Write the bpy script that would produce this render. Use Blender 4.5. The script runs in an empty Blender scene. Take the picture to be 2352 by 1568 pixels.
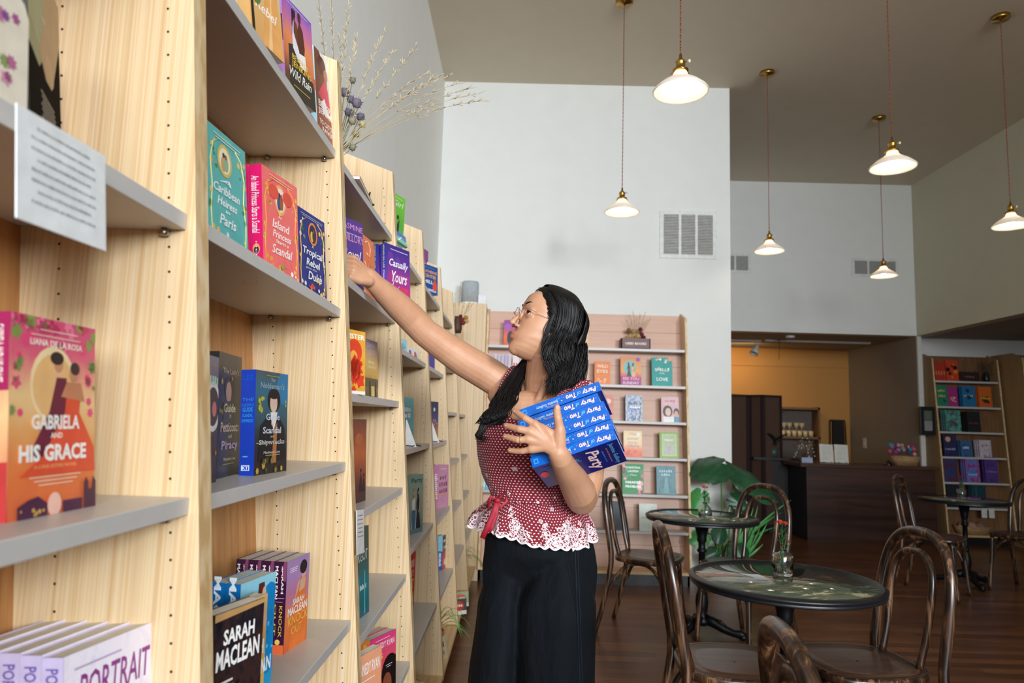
import bpy, bmesh, math, random
from mathutils import Vector, Matrix, noise
from math import sin, cos, pi, radians as R
random.seed(7)
SC=bpy.context.scene; COL=SC.collection
# ------------------------------------------------------------------ camera
FPX=1605.; PITCH,ROLL,YAW=.1136,.0293,-.0107; EYE=Vector((0,0,1.29))
def _rot():
    cp,sp,cr,sr,cy,sy=cos(PITCH),sin(PITCH),cos(ROLL),sin(ROLL),cos(YAW),sin(YAW)
    Ry=Matrix(((cy,-sy,0),(sy,cy,0),(0,0,1))); B=Matrix(((1,0,0),(0,0,-1),(0,1,0)))
    Rx=Matrix(((1,0,0),(0,cp,sp),(0,-sp,cp))); Rz=Matrix(((cr,-sr,0),(sr,cr,0),(0,0,1)))
    return Rz@Rx@B@Ry
RC=_rot(); RI=RC.transposed()
cam=bpy.data.cameras.new('camera'); camo=bpy.data.objects.new('camera',cam); COL.objects.link(camo)
cam.sensor_width=36; cam.lens=FPX/2352*36; cam.clip_start=.05
ax=[RI@Vector((1,0,0)),RI@Vector((0,-1,0)),RI@Vector((0,0,-1))]
camo.matrix_world=Matrix(((ax[0].x,ax[1].x,ax[2].x,EYE.x),(ax[0].y,ax[1].y,ax[2].y,EYE.y),(ax[0].z,ax[1].z,ax[2].z,EYE.z),(0,0,0,1)))
cam.dof.use_dof=True; cam.dof.focus_distance=1.75; cam.dof.aperture_fstop=5.0
SC.camera=camo
# ------------------------------------------------------------------ world, light, exposure
SC.view_settings.view_transform='Standard'; SC.view_settings.look='None'; SC.view_settings.gamma=1
SC.view_settings.exposure=-0.1; SC.view_settings.use_curve_mapping=False
W=bpy.data.worlds.new('daylight'); SC.world=W; W.use_nodes=True
bg=W.node_tree.nodes['Background']; bg.inputs[0].default_value=(.62,.74,.92,1); bg.inputs[1].default_value=.5
def area(name,loc,target,sx,sy,power,col,spread=180):
    l=bpy.data.lights.new(name,'AREA'); l.shape='RECTANGLE'; l.size=sx; l.size_y=sy; l.energy=power; l.color=col; l.spread=R(spread)
    o=bpy.data.objects.new(name,l); COL.objects.link(o); o.location=loc
    d=Vector(target)-Vector(loc); o.rotation_euler=d.to_track_quat('-Z','Y').to_euler(); return o
area('window_daylight_left',(1.1,-6.9,3.0),(.2,6,2.1),3.9,2.0,152,(.88,.945,1.0),80)
area('window_daylight_right',(4.2,-6.9,3.0),(-1.2,4,1.7),1.3,2.0,104,(.88,.945,1.0),62)
area('nook_ceiling_lamp',(3.1,9.7,2.4),(3.2,10.4,1.6),.5,.2,7,(1.0,.70,.36))
# ------------------------------------------------------------------ pixel to place (used only to measure positions off the photograph)
def ray(u,v): return RI@Vector(((u-1176)/FPX,(v-784)/FPX,1.))
def at(u,v,Y=None,Z=None,X=None):
    d=ray(u,v)
    if Y is not None: t=(Y-EYE.y)/d.y
    elif Z is not None: t=(Z-EYE.z)/d.z
    else: t=(X-EYE.x)/d.x
    return EYE+d*t
def lp(u,v,ins=0.):      # a point on the leaning front plane of the long bookcase row
    d=ray(u,v); t=(-.2972-ins-.09*EYE.z)/(d.x+.09*d.z); return EYE+d*t
# ------------------------------------------------------------------ materials
def lin(h):
    if isinstance(h,tuple): return h if len(h)==4 else (*h,1)
    h=h.lstrip('#'); h=''.join(q*2 for q in h) if len(h)==3 else h; c=[int(h[i:i+2],16)/255 for i in (0,2,4)]
    return tuple(x/12.92 if x<=.04045 else ((x+.055)/1.055)**2.4 for x in c)+(1,)
_M={}
def new_mat(name):
    m=bpy.data.materials.new(name); m.use_nodes=True; nt=m.node_tree; b=nt.nodes['Principled BSDF']; return m,nt,b
def N(nt,t,**k):
    n=nt.nodes.new(t)
    for a,b in k.items():
        if a.startswith('i_'): n.inputs[a[2:]].default_value=b
        else: setattr(n,a,b)
    return n
def ramp(nt,fac,stops):
    r=nt.nodes.new('ShaderNodeValToRGB'); e=r.color_ramp.elements
    while len(e)<len(stops): e.new(.5)
    for x,(p,c) in zip(e,stops): x.position=p; x.color=lin(c)
    nt.links.new(fac,r.inputs[0]); return r.outputs[0]
def coords(nt,scale=(1,1,1),kind='Object',rot=(0,0,0)):
    t=nt.nodes.new('ShaderNodeTexCoord'); m=nt.nodes.new('ShaderNodeMapping'); m.inputs['Scale'].default_value=scale; m.inputs['Rotation'].default_value=rot
    nt.links.new(t.outputs[kind],m.inputs[0]); return m.outputs[0]
def noise_tex(nt,vec,scale,detail=3,rough=.5,dist=0):
    n=nt.nodes.new('ShaderNodeTexNoise'); n.inputs['Scale'].default_value=scale; n.inputs['Detail'].default_value=detail
    n.inputs['Roughness'].default_value=rough; n.inputs['Distortion'].default_value=dist
    nt.links.new(vec,n.inputs['Vector']); return n.outputs['Fac']
def bump(nt,b,h,strength,dist=.01):
    n=nt.nodes.new('ShaderNodeBump'); n.inputs['Strength'].default_value=strength; n.inputs['Distance'].default_value=dist
    nt.links.new(h,n.inputs['Height']); nt.links.new(n.outputs[0],b.inputs['Normal'])
def paint(h,rough=.5,metal=0,spec=.5,var=.04,coat=0):
    k=('p',h,rough,metal,spec,var,coat)
    if k in _M: return _M[k]
    m,nt,b=new_mat('paint_'+str(h)); c=lin(h)
    f=noise_tex(nt,coords(nt),35,2)
    lo=tuple(max(0,x*(1-var*2)) for x in c[:3]); hi=tuple(min(1,x*(1+var*2)) for x in c[:3])
    nt.links.new(ramp(nt,f,[(.3,lo),(.7,hi)]),b.inputs['Base Color'])
    b.inputs['Roughness'].default_value=rough; b.inputs['Metallic'].default_value=metal; b.inputs['Specular IOR Level'].default_value=spec
    b.inputs['Coat Weight'].default_value=coat; b.inputs['Coat Roughness'].default_value=.15
    _M[k]=m; return m
def wood(name,cols,scale,detail=4,rough=.45,axis=2,dist=.4,coat=0,bmp=.0):
    if name in _M: return _M[name]
    m,nt,b=new_mat(name); s=[1,1,1]; s[axis]=.03 if not name.startswith('bamboo') else .0015
    v=coords(nt,tuple(s)); f=noise_tex(nt,v,scale,detail,.6,dist)
    nt.links.new(ramp(nt,f,cols),b.inputs['Base Color']); b.inputs['Roughness'].default_value=rough
    b.inputs['Coat Weight'].default_value=coat; b.inputs['Coat Roughness'].default_value=.2
    if bmp: bump(nt,b,f,bmp,.004)
    _M[name]=m; return m
BAM=wood('bamboo',[(.30,'#c8a579'),(.43,'#d5b78b'),(.50,'#dec59e'),(.57,'#d2b287'),(.70,'#e0cbab')],95,2,.42,2,.0)
BAMH=wood('bamboo_board',[(.30,'#c9a06a'),(.5,'#e0bf8b'),(.72,'#ecd3a8')],60,3,.42,0,.0)
BACKW=wood('maple_back_shaded',[(.3,'#a9723f'),(.5,'#bd854e'),(.7,'#c9935a')],40,3,.5,2,.2)  # back panels: the same maple with the bays' shade put into its colour
EDGE=_M.get('e')
def edge_mat():
    m,nt,b=new_mat('bamboo_edge'); v=coords(nt,(1,1,.35)); f=noise_tex(nt,v,55,2,.5)
    nt.links.new(ramp(nt,f,[(.38,'#cda873'),(.5,'#dcbd8c'),(.62,'#e6cda3')]),b.inputs['Base Color']); b.inputs['Roughness'].default_value=.5; return m
EDGE=edge_mat()
GREY=paint('#c6c3bf',.38,var=.01)
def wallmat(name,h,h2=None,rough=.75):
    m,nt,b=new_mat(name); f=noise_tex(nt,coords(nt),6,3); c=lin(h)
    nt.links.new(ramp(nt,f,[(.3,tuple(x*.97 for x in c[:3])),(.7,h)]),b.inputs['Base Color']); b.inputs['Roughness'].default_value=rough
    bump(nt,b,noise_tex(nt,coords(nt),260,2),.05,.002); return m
WALL=wallmat('wall_paint','#e4e4e0'); CEIL=wallmat('ceiling_paint','#d8cbb5'); OLIVE=wallmat('bulkhead_paint','#d2ccb4')
ORANGE=wallmat('ochre_paint','#c08a48'); GREYW=wallmat('grey_paint','#8f867a')
def plank_mat():
    m,nt,b=new_mat('floor_boards')
    v=coords(nt,(1,1,1)); br=nt.nodes.new('ShaderNodeTexBrick'); nt.links.new(v,br.inputs[0])
    br.offset=.37; br.inputs['Scale'].default_value=1; br.inputs['Mortar Size'].default_value=.0012; br.inputs['Brick Width'].default_value=1.3; br.inputs['Row Height'].default_value=.082
    br.inputs['Color1'].default_value=lin('#6a412a'); br.inputs['Color2'].default_value=lin('#96623c'); br.inputs['Mortar'].default_value=lin('#2a1a12'); br.inputs['Bias'].default_value=-.1
    f=noise_tex(nt,coords(nt,(.06,1,1)),45,4,.6,.3); r=ramp(nt,f,[(.3,'#8a8280'),(.7,'#ffffff')])
    mx=N(nt,'ShaderNodeMixRGB',blend_type='MULTIPLY'); mx.inputs[0].default_value=.8
    nt.links.new(br.outputs[0],mx.inputs[1]); nt.links.new(r,mx.inputs[2]); nt.links.new(mx.outputs[0],b.inputs['Base Color'])
    b.inputs['Roughness'].default_value=.3; bump(nt,b,br.outputs['Fac'],-.3,.002); return m
FLOOR=plank_mat()
CHW=wood('bentwood',[(.34,'#170d08'),(.46,'#2c1b11'),(.55,'#4a3020'),(.63,'#8a6240'),(.70,'#3a2416')],30,4,.32,2,1.2,coat=.4)
SEATW=wood('seat_wood',[(.3,'#3a2418'),(.55,'#543726'),(.75,'#62442f')],22,4,.38,1,.5,coat=.3)
WALNUT=wood('walnut_front',[(.3,'#1c0f0b'),(.45,'#321c14'),(.6,'#4a2c20'),(.72,'#26150f')],5,6,.4,0,1.6,coat=.1)
BLACK=paint('#15161a',.38,var=.02); IRON=paint('#0f1013',.45,.5)
BRASS=paint('#b08b45',.28,1.0); STEEL=paint('#9a9488',.3,1.0)
PAGES=paint('#e9e2d2',.8,var=.05)
def glass(name,col=(1,1,1,1),rough=.02,ior=1.45):
    m,nt,b=new_mat(name); b.inputs['Base Color'].default_value=col; b.inputs['Transmission Weight'].default_value=1; b.inputs['Roughness'].default_value=rough; b.inputs['IOR'].default_value=ior; return m
GLASS=glass('clear_glass',(.93,.98,.97,1),.03)
def emit(name,col,s):
    m,nt,b=new_mat(name); b.inputs['Emission Color'].default_value=lin(col); b.inputs['Emission Strength'].default_value=s; b.inputs['Base Color'].default_value=lin(col); return m
def grad(*cs,axis=2,rough=.4):
    k=('g',cs,axis,rough)
    if k in _M: return _M[k]
    m,nt,b=new_mat('print_gradient'); t=nt.nodes.new('ShaderNodeTexCoord'); s=nt.nodes.new('ShaderNodeSeparateXYZ'); nt.links.new(t.outputs['Generated'],s.inputs[0])
    f=noise_tex(nt,t.outputs['Generated'],5,3); a=N(nt,'ShaderNodeMath',operation='MULTIPLY_ADD'); a.inputs[1].default_value=.22; nt.links.new(f,a.inputs[0])
    a2=N(nt,'ShaderNodeMath',operation='SUBTRACT'); nt.links.new(s.outputs[axis],a2.inputs[0]); a2.inputs[1].default_value=.11; nt.links.new(a2.outputs[0],a.inputs[2])
    n=len(cs); nt.links.new(ramp(nt,a.outputs[0],[(i/(n-1),c) for i,c in enumerate(cs)]),b.inputs['Base Color']); b.inputs['Roughness'].default_value=rough
    _M[k]=m; return m
def mottle(*cs,scale=9,rough=.4):
    k=('m',cs,scale,rough)
    if k in _M: return _M[k]
    m,nt,b=new_mat('print_mottle'); t=nt.nodes.new('ShaderNodeTexCoord')
    f=noise_tex(nt,t.outputs['Generated'],scale,4,.65,.5); n=len(cs)
    nt.links.new(ramp(nt,f,[(.28+.44*i/(n-1),c) for i,c in enumerate(cs)]),b.inputs['Base Color']); b.inputs['Roughness'].default_value=rough
    _M[k]=m; return m
# ------------------------------------------------------------------ mesh builder
class MB:
    def __init__(s): s.v=[]; s.f=[]; s.mi=[]; s.sm=[]; s.mats=[]
    def m(s,mat):
        if mat not in s.mats: s.mats.append(mat)
        return s.mats.index(mat)
    def add(s,vs,fs,mat,smooth=False,M=None):
        o=len(s.v); k=s.m(mat)
        s.v+= [tuple(M@Vector(v)) for v in vs] if M is not None else [tuple(v) for v in vs]
        for f in fs: s.f.append(tuple(i+o for i in f)); s.mi.append(k); s.sm.append(smooth)
        return s
    def box(s,a,b,mat,M=None):
        x0,y0,z0=a; x1,y1,z1=b
        vs=[(x0,y0,z0),(x1,y0,z0),(x1,y1,z0),(x0,y1,z0),(x0,y0,z1),(x1,y0,z1),(x1,y1,z1),(x0,y1,z1)]
        return s.add(vs,[(0,3,2,1),(4,5,6,7),(0,1,5,4),(1,2,6,5),(2,3,7,6),(3,0,4,7)],mat,False,M)
    def prism(s,poly,p0,p1,fn,mat,M=None):    # poly 2D extruded between p0 and p1; fn(a,b,t)->xyz
        n=len(poly); vs=[fn(a,b,p0) for a,b in poly]+[fn(a,b,p1) for a,b in poly]
        fs=[tuple(range(n)),tuple(range(2*n-1,n-1,-1))]+[(i,i+n,(i+1)%n+n,(i+1)%n) for i in range(n)]
        return s.add(vs,fs,mat,False,M)
    def lathe(s,prof,mat,seg=32,M=None,smooth=True,close=True,sx=1,sy=1):
        vs=[];fs=[];n=len(prof)
        for i in range(seg):
            a=2*pi*i/seg
            for r,z in prof: vs.append((r*cos(a)*sx,r*sin(a)*sy,z))
        for i in range(seg):
            j=(i+1)%seg
            for k in range(n-1): fs.append((i*n+k,j*n+k,j*n+k+1,i*n+k+1))
        if close:
            if prof[0][0]>1e-5: fs.append(tuple(i*n for i in range(seg))[::-1])
            if prof[-1][0]>1e-5: fs.append(tuple(i*n+n-1 for i in range(seg)))
        return s.add(vs,fs,mat,smooth,M)
    def tube(s,pts,rad,mat,seg=10,M=None,cap=True,flat=1.0,up=None,closed=False):
        P=[Vector(p) for p in pts]; n=len(P); rr=rad if isinstance(rad,(list,tuple)) else [rad]*n
        T=[]
        for i in range(n):
            a=P[(i-1)%n] if closed else P[max(0,i-1)]; b=P[(i+1)%n] if closed else P[min(n-1,i+1)]
            t=(b-a); T.append(t.normalized() if t.length>1e-9 else Vector((0,0,1)))
        nx=Vector(up) if up else (Vector((0,0,1)) if abs(T[0].z)<.9 else Vector((1,0,0)))
        nx=(nx-T[0]*nx.dot(T[0])).normalized(); vs=[];fs=[]
        for i in range(n):
            nx=(nx-T[i]*nx.dot(T[i]))
            nx=nx.normalized() if nx.length>1e-6 else T[i].orthogonal().normalized()
            by=T[i].cross(nx)
            for k in range(seg):
                a=2*pi*k/seg; vs.append(P[i]+nx*(cos(a)*rr[i])+by*(sin(a)*rr[i]*flat))
        for i in range(n if closed else n-1):
            i2=(i+1)%n
            for k in range(seg):
                k2=(k+1)%seg; fs.append((i*seg+k,i*seg+k2,i2*seg+k2,i2*seg+k))
        if cap and not closed: fs.append(tuple(range(seg))[::-1]); fs.append(tuple((n-1)*seg+k for k in range(seg)))
        return s.add(vs,fs,mat,True,M)
    def ball(s,c,r,mat,seg=12,M=None):
        rx,ry,rz=(r,r,r) if not isinstance(r,tuple) else r; h=seg//2
        prof=[(max(1e-6,sin(pi*i/h)),-cos(pi*i/h)) for i in range(h+1)]
        MM=Matrix.Translation(c)@Matrix.Diagonal((rx,ry,rz,1))
        return s.lathe(prof,mat,seg,(M@MM) if M is not None else MM,True,False)
    def grid(s,rows,mat,smooth=True,wrap=False,M=None):
        n=len(rows[0]); vs=[p for r in rows for p in r]; fs=[]
        for i in range(len(rows)-1):
            for j in range(n if wrap else n-1):
                j2=(j+1)%n; fs.append((i*n+j,i*n+j2,(i+1)*n+j2,(i+1)*n+j))
        return s.add(vs,fs,mat,smooth,M)
    def mesh(s,name):
        me=bpy.data.meshes.new(name); me.from_pydata(s.v,[],s.f)
        for m in s.mats: me.materials.append(m)
        me.polygons.foreach_set('material_index',s.mi); me.polygons.foreach_set('use_smooth',s.sm); me.update(); return me
    def build(s,name,parent=None,bevel=0,M=None,kind=None):
        o=bpy.data.objects.new(name,s.mesh(name)); COL.objects.link(o)
        if parent: o.parent=parent
        if M is not None: o.matrix_local=M
        if bevel:
            b=o.modifiers.new('bevel','BEVEL'); b.width=bevel; b.segments=2; b.limit_method='ANGLE'; b.angle_limit=R(40)
        if kind: o['kind']=kind
        return o
def thing(name,label,cat,loc=(0,0,0),rz=0,group=None,M=None):
    o=bpy.data.objects.new(name,None); COL.objects.link(o); o.empty_display_size=.05
    if M is not None: o.matrix_world=M
    else: o.location=loc; o.rotation_euler=(0,0,rz)
    return tag(o,label,cat,group)
def tag(o,label,cat,group=None):
    o['label']=label; o['category']=cat
    if group: o['group']=group
    return o
def part(o,label): o['label']=label; return o
def copy_tree(o,parent=None):
    c=o.copy(); COL.objects.link(c); c.parent=parent
    for ch in list(o.children): copy_tree(ch,c)
    return c
# ------------------------------------------------------------------ lettering and printed art
_T={}
def text_polys(s,bold=0.,shear=0.,space=1.):
    k=(s,bold,shear,space)
    if k in _T: return _T[k]
    c=bpy.data.curves.new('t','FONT'); c.body=s; c.size=1; c.offset=bold; c.shear=shear; c.resolution_u=2; c.space_character=space; c.space_line=.8; c.align_x='CENTER'
    o=bpy.data.objects.new('t',c); COL.objects.link(o); bpy.context.view_layer.update()
    e=o.evaluated_get(bpy.context.evaluated_depsgraph_get()); me=e.to_mesh()
    vs=[tuple(v.co) for v in me.vertices]; fs=[tuple(p.vertices) for p in me.polygons]; e.to_mesh_clear()
    bpy.data.objects.remove(o); bpy.data.curves.remove(c)
    if not vs: vs=[(0,0,0)]
    x0=min(v[0] for v in vs); x1=max(v[0] for v in vs); y0=min(v[1] for v in vs); y1=max(v[1] for v in vs)
    _T[k]=(vs,fs,x0,x1,y0,y1); return _T[k]
def clip(P):
    for ax_,lim,sg in ((0,0,1),(0,1,-1),(1,0,1),(1,1,-1)):
        Q=[]
        for i in range(len(P)):
            a,b=P[i-1],P[i]; ia=(a[ax_]-lim)*sg>=0; ib=(b[ax_]-lim)*sg>=0
            if ia!=ib: t=(lim-a[ax_])/(b[ax_]-a[ax_]); Q.append((a[0]+(b[0]-a[0])*t,a[1]+(b[1]-a[1])*t))
            if ib: Q.append(b)
        P=Q
        if len(P)<3: return []
    return P
def art(mb,items,F,W,H,z0=.00025):
    """items in 0..1 cover units (x right, y up); F(x,y,h) maps metres on the face and height above it to 3D"""
    lay=0
    for it in items:
        t=it[0]; lay+=1; h=z0+lay*.00006
        if t=='r': _,x0,y0,x1,y1,c=it; P=[(x0,y0),(x1,y0),(x1,y1),(x0,y1)]
        elif t=='e': _,cx,cy,rx,ry,c=it; P=[(cx+rx*cos(2*pi*i/20),cy+ry*sin(2*pi*i/20)) for i in range(20)]
        elif t=='p': P,c=it[1],it[2]
        elif t=='s':   # scattered blooms or specks inside a box
            _,n,x0,y0,x1,y1,sz,c=it; rn=random.Random(int(n*97+x0*31+y0*57)); cs=c if isinstance(c,list) else [c]
            for i in range(n):
                cx=rn.uniform(x0,x1); cy=rn.uniform(y0,y1); r=sz*rn.uniform(.5,1.2); k=rn.randint(5,8); m=cs[i%len(cs)]; ph=rn.uniform(0,6)
                P=[(cx+r*(1 if j%2 else .62)*cos(ph+pi*j/k),cy+r*(1 if j%2 else .62)*sin(ph+pi*j/k)*W/H) for j in range(2*k)]
                P=clip(P)
                if P: mb.add([F(a*W,b*H,h) for a,b in P],[tuple(range(len(P)))],paint(m,.4))
            continue
        elif t=='w':   # wavy line
            _,pts,wd,c=it; P3=[F(a*W,b*H,h) for a,b in pts]; mb.tube(P3,wd,paint(c,.4),5); continue
        elif t=='t':   # text centred at x, baseline y, width w (as share of cover), height hh or None
            _,cx,cy,w,hh,s,c,*o=it; o=o[0] if o else {}
            if s[0]=='~':      # lettering too small or blurred to read: short printed strokes
                rr=random.Random(len(s)*7+int(cy*100)); L=w*(H/W if o.get('r')==-90 else 1); hh_=(hh or .06); m=len(s)-1; c=c if not isinstance(c,str) else paint(c,.35)
                for q in range(m):
                    a=-w/2+w*q/m; b2=a+w/m*rr.uniform(.45,.8); z_=hh_*rr.uniform(.7,1)
                    if o.get('r')==-90: P=[(cx-hh_/2,cy-a),(cx-hh_/2,cy-b2),(cx-hh_/2+z_,cy-b2),(cx-hh_/2+z_,cy-a)]
                    else: P=[(cx+a,cy),(cx+b2,cy),(cx+b2,cy+z_),(cx+a,cy+z_)]
                    P=clip(P)
                    if P: mb.add([F(x*W,y*H,h) for x,y in P],[tuple(range(len(P)))],c)
                continue
            vs,fs,a0,a1,b0,b1=text_polys(s,o.get('b',0.),o.get('s',0.),o.get('sp',1.))
            rot=o.get('r',0); sx=w*(H if rot==-90 else W)/(a1-a0); sy=sx if hh is None else hh*(W if rot==-90 else H)/(b1-b0)
            V=[]
            for x,y,_z in vs:
                X=(x-(a0+a1)/2)*sx; Yv=(y-b0)*sy
                if rot==-90: X,Yv=Yv-sy*(b1-b0)/2,-X
                elif rot: X,Yv=X*cos(rot)-Yv*sin(rot),X*sin(rot)+Yv*cos(rot)
                V.append(F(cx*W+X,cy*H+Yv,h+.00004))
            mb.add(V,fs,c if not isinstance(c,str) else paint(c,.35)); continue
        P=clip(P)
        if P: mb.add([F(a*W,b*H,h) for a,b in P],[tuple(range(len(P)))],c if not isinstance(c,str) else paint(c,.4))
def figure(x,y,s,skin,hair,dress,dress2=None,lng=True):
    """a small printed figure: gown or coat, arms, neck, head and hair"""
    d=[('p',[(x-.16*s,y),(x+.2*s,y),(x+.07*s,y+.42*s),(x+.09*s,y+.62*s),(x-.08*s,y+.62*s),(x-.06*s,y+.42*s)],dress),
       ('p',[(x+.08*s,y+.6*s),(x+.13*s,y+.56*s),(x+.15*s,y+.36*s),(x+.03*s,y+.3*s),(x+.03*s,y+.35*s),(x+.1*s,y+.4*s)],skin),
       ('p',[(x-.08*s,y+.6*s),(x-.13*s,y+.54*s),(x-.14*s,y+.38*s),(x-.1*s,y+.38*s),(x-.06*s,y+.5*s)],dress2 or dress),
       ('r',x-.02*s,y+.6*s,x+.03*s,y+.68*s,skin)]
    if lng: d.append(('e',x-.015*s,y+.7*s,.075*s,.11*s,hair))
    d+= [('e',x+.01*s,y+.73*s,.045*s,.06*s,skin),('e',x-.01*s,y+.775*s,.055*s,.035*s,hair)]
    return d
# ------------------------------------------------------------------ books
def book(label,w,h,t,cover,front=(),spine=(),spine_m=None,M=None,group=None,detail=True,name='book'):
    root=thing(name,label,'book',M=M,group=group)
    b=MB(); sm=spine_m or cover; c=.0012
    # local: x from spine to fore-edge, -y is the front cover, z up
    b.box((0,0,0),(w,c,h),cover); b.box((0,t-c,0),(w,t,h),sm); b.box((-c,0,0),(0,t,h),sm)
    art(b,front,lambda x,y,d:(x,-d,y),w,h); art(b,spine,lambda x,y,d:(-c-d,t-x,y),t,h)
    b.build('cover',root)
    p=MB(); p.box((0,c,.001),(w-.002,t-c,h-.001),PAGES); p.build('pages',root)
    return root
def on_row(label,tl,ur,zs,ins,w,t,cover,front=(),spine=(),spine_m=None,n=1,group=None,lean=.09,maxyaw=.5,labels=None,gap=.001):
    """stand a book (and n-1 copies behind it) on a shelf of the long row: tl pixel of the cover's top spine corner, ur column of its far top corner"""
    T=lp(tl[0],tl[1],ins); hz=T.z-zs; h=hz*math.sqrt(1+lean**2); A=Vector((T.x+lean*hz,T.y,zs))
    rd=ray(ur,tl[1]); k=rd.x/rd.y; psi=0
    for _ in range(12):
        # (T.x+w sin)/(T.y+w cos)=k
        best=None
        for i in range(-40,41):
            a=i/40*maxyaw; e=abs((T.x+w*sin(a))/(T.y+w*cos(a))-k)+.002*abs(a)
            if best is None or e<best[0]: best=(e,a)
        psi=best[1]
        if best[0]>.006 and psi>=maxyaw*.95: w*=1.06
        elif best[0]>.006 and psi<=-maxyaw*.95: w*=.94
        else: break
    ex=Vector((sin(psi),cos(psi),0)); up=Vector((-lean,0,1)); nrm=ex.cross(up).normalized(); up=nrm.cross(ex).normalized()  # nrm = cover normal (towards aisle)
    def mat(o): return Matrix(((ex.x,-nrm.x,up.x,o.x),(ex.y,-nrm.y,up.y,o.y),(ex.z,-nrm.z,up.z,o.z),(0,0,0,1)))
    r=book(label,w,h,t,cover,front,spine,spine_m,mat(A),group)
    out=[r]
    for i in range(1,n):
        c=copy_tree(r); o=A-nrm*(t+gap)*i; c.matrix_world=mat(Vector((o.x,o.y,zs))+Vector((0,0,0)))
        c['label']=(labels[i-1] if labels else label); out.append(c)
    return out
# ================================================================== the setting
def struct(name,boxes,mat):
    b=MB()
    for a,c in boxes: b.box(a,c,mat)
    return b.build(name,kind='structure')
CZ=4.4; LZ=2.482
struct('floor',[((-.9,-7.3,-.06),(8.6,10.6,0))],FLOOR)
struct('ceiling',[((-.9,-7.3,CZ),(5.1,8.8,CZ+.1))],CEIL)
struct('wall_left',[((-.9,-7.3,0),(-.757,6.3,CZ))],wallmat('left_wall_lightened','#f1f0ea'))  # white wall lightened in colour to stand in for side light
struct('wall_front',[((-.9,6.16,0),(1.872,10.6,CZ))],WALL)
struct('wall_header',[((1.872,8.6,LZ),(4.9,8.75,CZ))],WALL)
struct('wall_bulkhead',[((4.9,-7.3,LZ),(5.05,8.75,CZ))],OLIVE)
SOF=wallmat('soffit_shaded','#9c948a')  # same paint as above, with the soffit's shade put into the colour
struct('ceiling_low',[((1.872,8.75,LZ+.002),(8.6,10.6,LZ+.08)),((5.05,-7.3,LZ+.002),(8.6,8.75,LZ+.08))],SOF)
struct('wall_partition',[((4.9,8.62,0),(4.955,10.4,LZ))],GREYW)
struct('wall_alcove',[((4.955,8.79,0),(8.6,8.95,LZ))],WALL)
struct('wall_nook',[((1.872,10.4,0),(4.9,10.55,LZ))],ORANGE)
struct('trim_1',[((1.872,10.385,2.215),(4.9,10.4,2.24))],ORANGE)
struct('wall_right',[((8.4,-7.3,0),(8.6,8.95,LZ))],WALL)
struct('wall_back',[((-.9,-7.3,0),(8.6,-7.15,1.7)),((-.9,-7.3,3.75),(5.05,-7.15,CZ)),((-.9,-7.3,1.7),(-.6,-7.15,3.75)),((3.25,-7.3,1.7),(3.45,-7.15,3.75)),((4.85,-7.3,1.7),(8.6,-7.15,3.75))],WALL)
FR=paint('#2a2a2c',.5)
def window(name,x0,x1,z0,z1,y):
    b=MB(); n=2
    b.box((x0,y-.05,z0),(x0+.05,y+.02,z1),FR); b.box((x1-.05,y-.05,z0),(x1,y+.02,z1),FR); b.box((x0,y-.05,z0),(x1,y+.02,z0+.05),FR); b.box((x0,y-.05,z1-.05),(x1,y+.02,z1),FR)
    b.box(((x0+x1)/2-.02,y-.05,z0),((x0+x1)/2+.02,y+.02,z1),FR)
    o=b.build(name,kind='structure'); 
    return o
window('window_1',-.6,3.25,1.7,3.75,-7.2); window('window_2',3.45,4.85,1.7,3.75,-7.2)
struct('baseboard_front',[((1.45,6.145,0),(1.872,6.16,.1))],WALL)
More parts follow.
